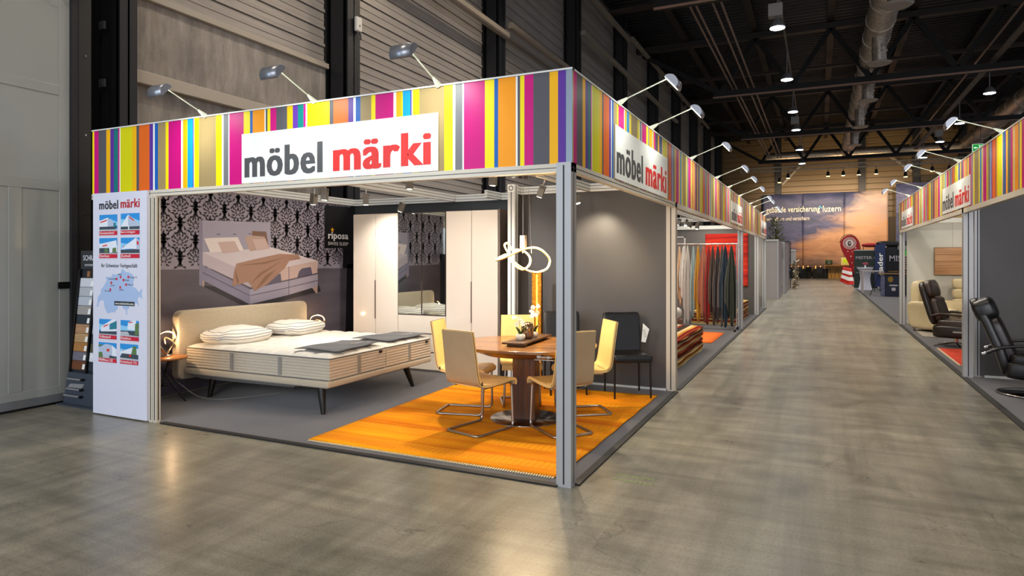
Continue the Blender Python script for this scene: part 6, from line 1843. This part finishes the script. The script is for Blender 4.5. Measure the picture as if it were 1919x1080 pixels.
# red and white traffic cones in a row
CONER = mat('cone_red', '#d8261c', 0.5); CONEW = mat('cone_white', '#f0ece6', 0.5, emit='#ffffff', es=0.15)
for i in range(6):
    t = thing('traffic_cone', 'red and white traffic cone, %s in the row beside the red flag' % ['nearest', 'second', 'third', 'fourth', 'fifth', 'farthest'][i], 'cone', (3.25 - 0.04 * i, 40.5 + 1.25 * i, 0), group='traffic cones beside the flag')
    MB().lathe([(0.0, 0), (0.26, 0), (0.26, 0.04), (0.21, 0.05), (0.0, 0.05)], 18).build('foot', CONER, t)
    MB().lathe([(0.19, 0.05), (0.165, 0.22)], 18).lathe([(0.13, 0.44), (0.105, 0.58)], 18).lathe([(0.072, 0.78), (0.035, 1.0), (0.0, 1.01)], 18).build('red_cone', CONER, t)
    MB().lathe([(0.165, 0.22), (0.13, 0.44)], 18).lathe([(0.105, 0.58), (0.072, 0.78)], 18).build('white_band', CONEW, t)

# red teardrop flag
fl_ = thing('beach_flag', 'red teardrop flag with a round white portrait emblem and white dots', 'flag', (3.45, 36.0, 0))
FR = mat('flag_red', '#a80f18', 0.6)
outl = [(0.10, 0.35), (0.13, 0.7), (0.12, 1.3), (0.10, 1.9), (0.05, 2.4), (-0.08, 2.7), (-0.3, 2.86), (-0.52, 2.86), (-0.72, 2.74), (-0.86, 2.52), (-0.88, 2.3), (-0.80, 2.02), (-0.62, 1.66), (-0.42, 1.2), (-0.22, 0.75), (-0.05, 0.40)]
MB().prism(outl, (0, 0, 0), (1, 0, 0), (0, 0, 1), (0, 1, 0), 0.012).build('cloth', FR, fl_)
MB().tube(spline([(0.12, 0.02, 0.02), (0.14, 0.02, 1.3), (0.08, 0.02, 2.3), (-0.15, 0.02, 2.78), (-0.45, 0.02, 2.90), (-0.75, 0.02, 2.78), (-0.90, 0.02, 2.45)], 6), 0.016, 6).build('pole', BLACK, fl_)
MB().cyl((0.1, 0, 0.0), (0.1, 0, 0.05), 0.3, 20).build('base', mat('flag_base_grey', '#8b8d8f', 0.4), fl_)
em = MB()
for (r0, r1) in ((0.30, 0.325), (0.0, 0.20)):
    n_ = 32
    em.add([(-0.42 + r * cos(2 * pi * i / n_), -0.004, 2.42 + r * sin(2 * pi * i / n_)) for r in (r1, max(r0, 0.001)) for i in range(n_)], [(i, (i + 1) % n_, n_ + (i + 1) % n_, n_ + i) for i in range(n_)], 0)
for i in range(26):
    a = 2 * pi * i / 26
    em.box((-0.42 + 0.25 * cos(a) - 0.017, -0.005, 2.42 + 0.25 * sin(a) - 0.022), (-0.42 + 0.25 * cos(a) + 0.017, -0.003, 2.42 + 0.25 * sin(a) + 0.022), 0)
em.add([(-0.42 + 0.09 * cos(2 * pi * i / 16), -0.0065, 2.40 + 0.14 * sin(2 * pi * i / 16)) for i in range(16)], [tuple(range(16))], 1)
em.add([(-0.41 + 0.045 * cos(2 * pi * i / 12), -0.008, 2.42 + 0.065 * sin(2 * pi * i / 12)) for i in range(12)], [tuple(range(12))], 2)
for (x, z_, r) in [(-.12, 2.16, .035), (-.5, 1.98, .03), (-.3, 1.95, .025), (-.35, 1.7, .035), (-.1, 1.5, .028), (-.3, 1.35, .03), (-.02, 1.35, .03), (-.18, 1.08, .03), (.03, 1.0, .028), (-.08, 0.8, .025), (0.02, 0.6, .028)]:
    em.add([(x + r * cos(2 * pi * i / 10), -0.004, z_ + r * sin(2 * pi * i / 10)) for i in range(10)], [tuple(range(10))], 0)
for j in range(4):
    for i in range(8):
        em.box((-0.10 + 0.06 * j, -0.004, 1.55 + 0.07 * i), (-0.07 + 0.06 * j, -0.003, 1.58 + 0.07 * i), 0)
em.build('emblem_print', [mat('flag_white', '#e8dcd8', 0.6), mat('flag_ink', '#2a2020', 0.6), mat('flag_face', '#c9b09c', 0.6)], fl_)

# stands with MISTER lettering
NAVY = mat('stand_navy', '#0e1424', 0.5); DKG = mat('stand_dark_green', '#23302c', 0.5); PINKT = mat('text_pale', '#b9b2bc', 0.5)
s1 = thing('roll_up_banner', 'dark green banner reading MISTER behind the red flag', 'banner', (3.15, 33.5, 0))
MB().box((0, 0, 0.08), (1.05, 0.03, 1.98)).build('cloth', DKG, s1)
MB().box((-0.02, -0.01, 1.98), (1.07, 0.04, 2.02)).box((0, -0.08, 0), (1.05, 0.1, 0.08)).build('cassette', ALU, s1)
text('lettering', 'MISTER B', PINKT, s1, (0.08, -0.003, 1.55), (1, 0, 0), (0, 0, 1), 0.92, 0.15, 0.01)
MB().box((0.08, -0.004, 1.15), (0.9, -0.002, 1.16)).box((0.08, -0.004, 0.85), (0.4, -0.002, 0.87)).box((0.55, -0.004, 0.85), (0.9, -0.002, 0.87)).build('print_lines', PINKT, s1)
s2 = thing('event_banner', 'tall blue banner flag with vertical white letters', 'banner', (3.90, 31.0, 0))
MB().prism([(0, 0.25), (0.42, 0.25), (0.45, 2.32), (0.02, 2.22)], (0, 0, 0), (1, 0, 0), (0, 0, 1), (0, 1, 0), 0.012).build('cloth', mat('banner_blue', '#1c2c5a', 0.5), s2)
MB().cyl((0, 0.02, 0), (0, 0.02, 2.25), 0.015, 6).build('pole', BLACK, s2)
text('lettering', 'eader', SIGNW, s2, (0.35, -0.003, 0.80), (0, 0, 1), (-1, 0, 0), 1.05, 0.22, 0.03)
s3 = thing('event_backdrop', 'wide black backdrop reading MIST with small gold print', 'banner', (4.15, 31.4, 0))
MB().box((0, 0, 0.1), (2.4, 0.05, 2.12)).build('cloth', mat('backdrop_black', '#0d0d16', 0.5), s3)
MB().box((0, 0, 0), (2.4, 0.3, 0.1)).build('foot', BLACK, s3)
text('lettering', 'MISTER', PINKT, s3, (0.40, -0.003, 1.45), (1, 0, 0), (0, 0, 1), 1.10, 0.28, 0.01)
MB().box((0.35, -0.004, 0.95), (0.75, -0.002, 0.99)).box((0.80, -0.004, 0.95), (1.15, -0.002, 0.99)).build('gold_print', mat('text_gold', '#8a6a2c', 0.5), s3)
for x in (0.15, 0.85):
    MB().cyl((x, -0.12, 2.16), (x + 0.12, -0.22, 2.10), 0.05, 8).build('clip_spot', SATIN, s3)
s4 = thing('canopy', 'small red canopy top peeking over the dark green banner', 'canopy', (3.9, 36.0, 0))
MB().pillow((0.2, 0, 2.30), (0.5, 0.5, 0.12), 0.8, 0.8, 16, 8).build('roof', FR, s4)
for x in (-0.2, 0.6): MB().cyl((x, 0, 0), (x, 0, 2.3), 0.02, 6).build('pole', BLACK, s4)
# cocktail table with cloth, white table
ct = thing('cocktail_table', 'tall cocktail table in a stretched white cover beside the red flag', 'table', (3.62, 33.0, 0))
MB().lathe([(0.34, 0.0), (0.30, 0.06), (0.24, 0.35), (0.22, 0.6), (0.27, 0.95), (0.36, 1.08), (0.37, 1.12), (0.0, 1.13)], 24).build('cover', mat('cover_white', '#c4c4d4', 0.7), ct)
wt = thing('white_table', 'square white table before the MIST backdrop', 'table', (3.30, 29.4, 0))
MB().box((0, 0, 0.98), (0.86, 0.7, 1.03)).build('table_top', PART, wt)
for x, y in ((0.03, 0.03), (0.83, 0.03), (0.03, 0.67), (0.83, 0.67)):
    MB().box((x - .03, y - .03, 0), (x + .03, y + .03, 0.98)).build('leg', PART, wt)
o = thing('pink_bouquet', 'small pink bouquet on the white covered cocktail table', 'flowers', (3.62, 33.0, 1.13))
b = MB()
for i in range(9):
    b.pillow((0.09 * cos(i * 2.4), 0.09 * sin(i * 2.4), 0.16 + 0.03 * (i % 3)), (0.045, 0.045, 0.04), 1, 1, 8, 6)
b.build('blossoms', mat('pink_bloom', '#a84a5c', 0.6), o); MB().cyl((0, 0, 0), (0, 0, 0.12), 0.04, 8).build('pot', SIGNW, o)
# counter with navy print
cn = thing('promo_counter', 'navy promotional counter with gold crest in the far right stand', 'counter', (4.02, 26.8, 0))
MB().box((0, 0, 0), (0.62, 0.5, 0.93)).build('body', mat('counter_navy', '#141a30', 0.5), cn, bevel=0.01)
MB().box((-0.25, -0.06, 0.93), (0.85, 0.56, 0.97)).build('counter_top', mat('counter_wood', '#7a5a34', 0.5), cn)
MB().pillow((0.18, -0.004, 0.72), (0.10, 0.004, 0.12), 1, 1, 16, 8).build('crest_print', mat('crest_gold', '#8a6a1c', 0.5), cn)
MB().box((0.14, -0.004, 0.45), (0.44, -0.002, 0.50)).box((0.22, -0.004, 0.25), (0.36, -0.002, 0.38)).build('pale_print', PINKT, cn)
MB().box((-0.16, -0.004, 0.04), (-0.02, 0.3, 0.9)).build('side_banner', mat('side_print_white', '#5a5f7a', 0.5, noise=0.5, nscale=8), cn)
es = thing('easel', 'dark folding stand with slanted legs left of the navy counter', 'stand', (3.50, 27.6, 0))
MB().cyl((0.0, 0, 0), (0.35, 0, 0.92), 0.015, 6).cyl((0.55, 0.3, 0), (0.35, 0, 0.92), 0.015, 6).build('legs', BLACK, es)
MB().box((0.15, -0.2, 0.92), (0.75, 0.25, 0.95)).build('tray', BLACK, es)
# shelf with green sign
sh = thing('display_shelf', 'stand tower with a green sign and stacked wooden slats in the far right stand', 'display stand', (4.62, 27.2, 0))
for x in (0, 1.2): MB().box((x, 0, 0), (x + 0.05, 0.4, 2.22)).build('upright', mat('shelf_wood', '#8a6a44', 0.5), sh)
for i in range(5): MB().box((0.05, 0, 1.15 + 0.10 * i), (1.2, 0.4, 1.20 + 0.10 * i)).build('slat', mat('slat_pink', '#a88478', 0.6), sh)
MB().box((-0.05, -0.04, 1.70), (1.2, 0.0, 1.93)).build('green_sign', mat('sign_green', '#3a9a2c', 0.5, emit='#3a9a2c', es=0.2), sh)
MB().box((-0.12, -0.05, 1.96), (1.2, 0.0, 2.12)).build('white_sign', mat('sign_grey_dim', '#8d8a90', 0.5, noise=0.4, nscale=20), sh)
MB().box((-0.02, -0.06, 2.15), (1.2, 0.0, 2.32)).build('black_sign', NAVY, sh)
for i in range(2): MB().box((0.1, -0.2, 0.05 + 0.5 * i), (1.1, 0.2, 0.45 + 0.5 * i)).build('case', BLACK, sh, bevel=0.02)
o = thing('sofa_dark', 'black upholstered block on top of the far right stands', 'box', (4.5, 33.8, 0))
MB().pillow((0.5, 0, 2.30), (0.85, 0.4, 0.16), 0.4, 0.4, 20, 10).build('roof_cushion', BLACK, o)
MB().box((0.0, -0.1, 0), (1.0, 0.1, 2.2)).build('support', BLACK, o)

# green chalk marks on the floor near the corner post
b = MB()
rnd = random.Random(4)
for r_ in range(2):
    x = 0.50; y = -0.10 + 0.0
    pts = []
    for i in range(26):
        t_ = i / 25
        pts.append((0.20 + 0.28 * t_ + 0.02 * sin(i * 1.9), 0.42 - 0.10 * r_ - 0.02 * t_ + 0.022 * sin(i * 2.3 + r_), 0.001))
    b.tube(pts, 0.0012, 4, w=0.003)
o = b.build('chalk_scribble', mat('chalk_green', '#9fb86a', 0.9))
tag(o, 'faint green scribbled marks on the concrete right of the corner post', 'floor marking')
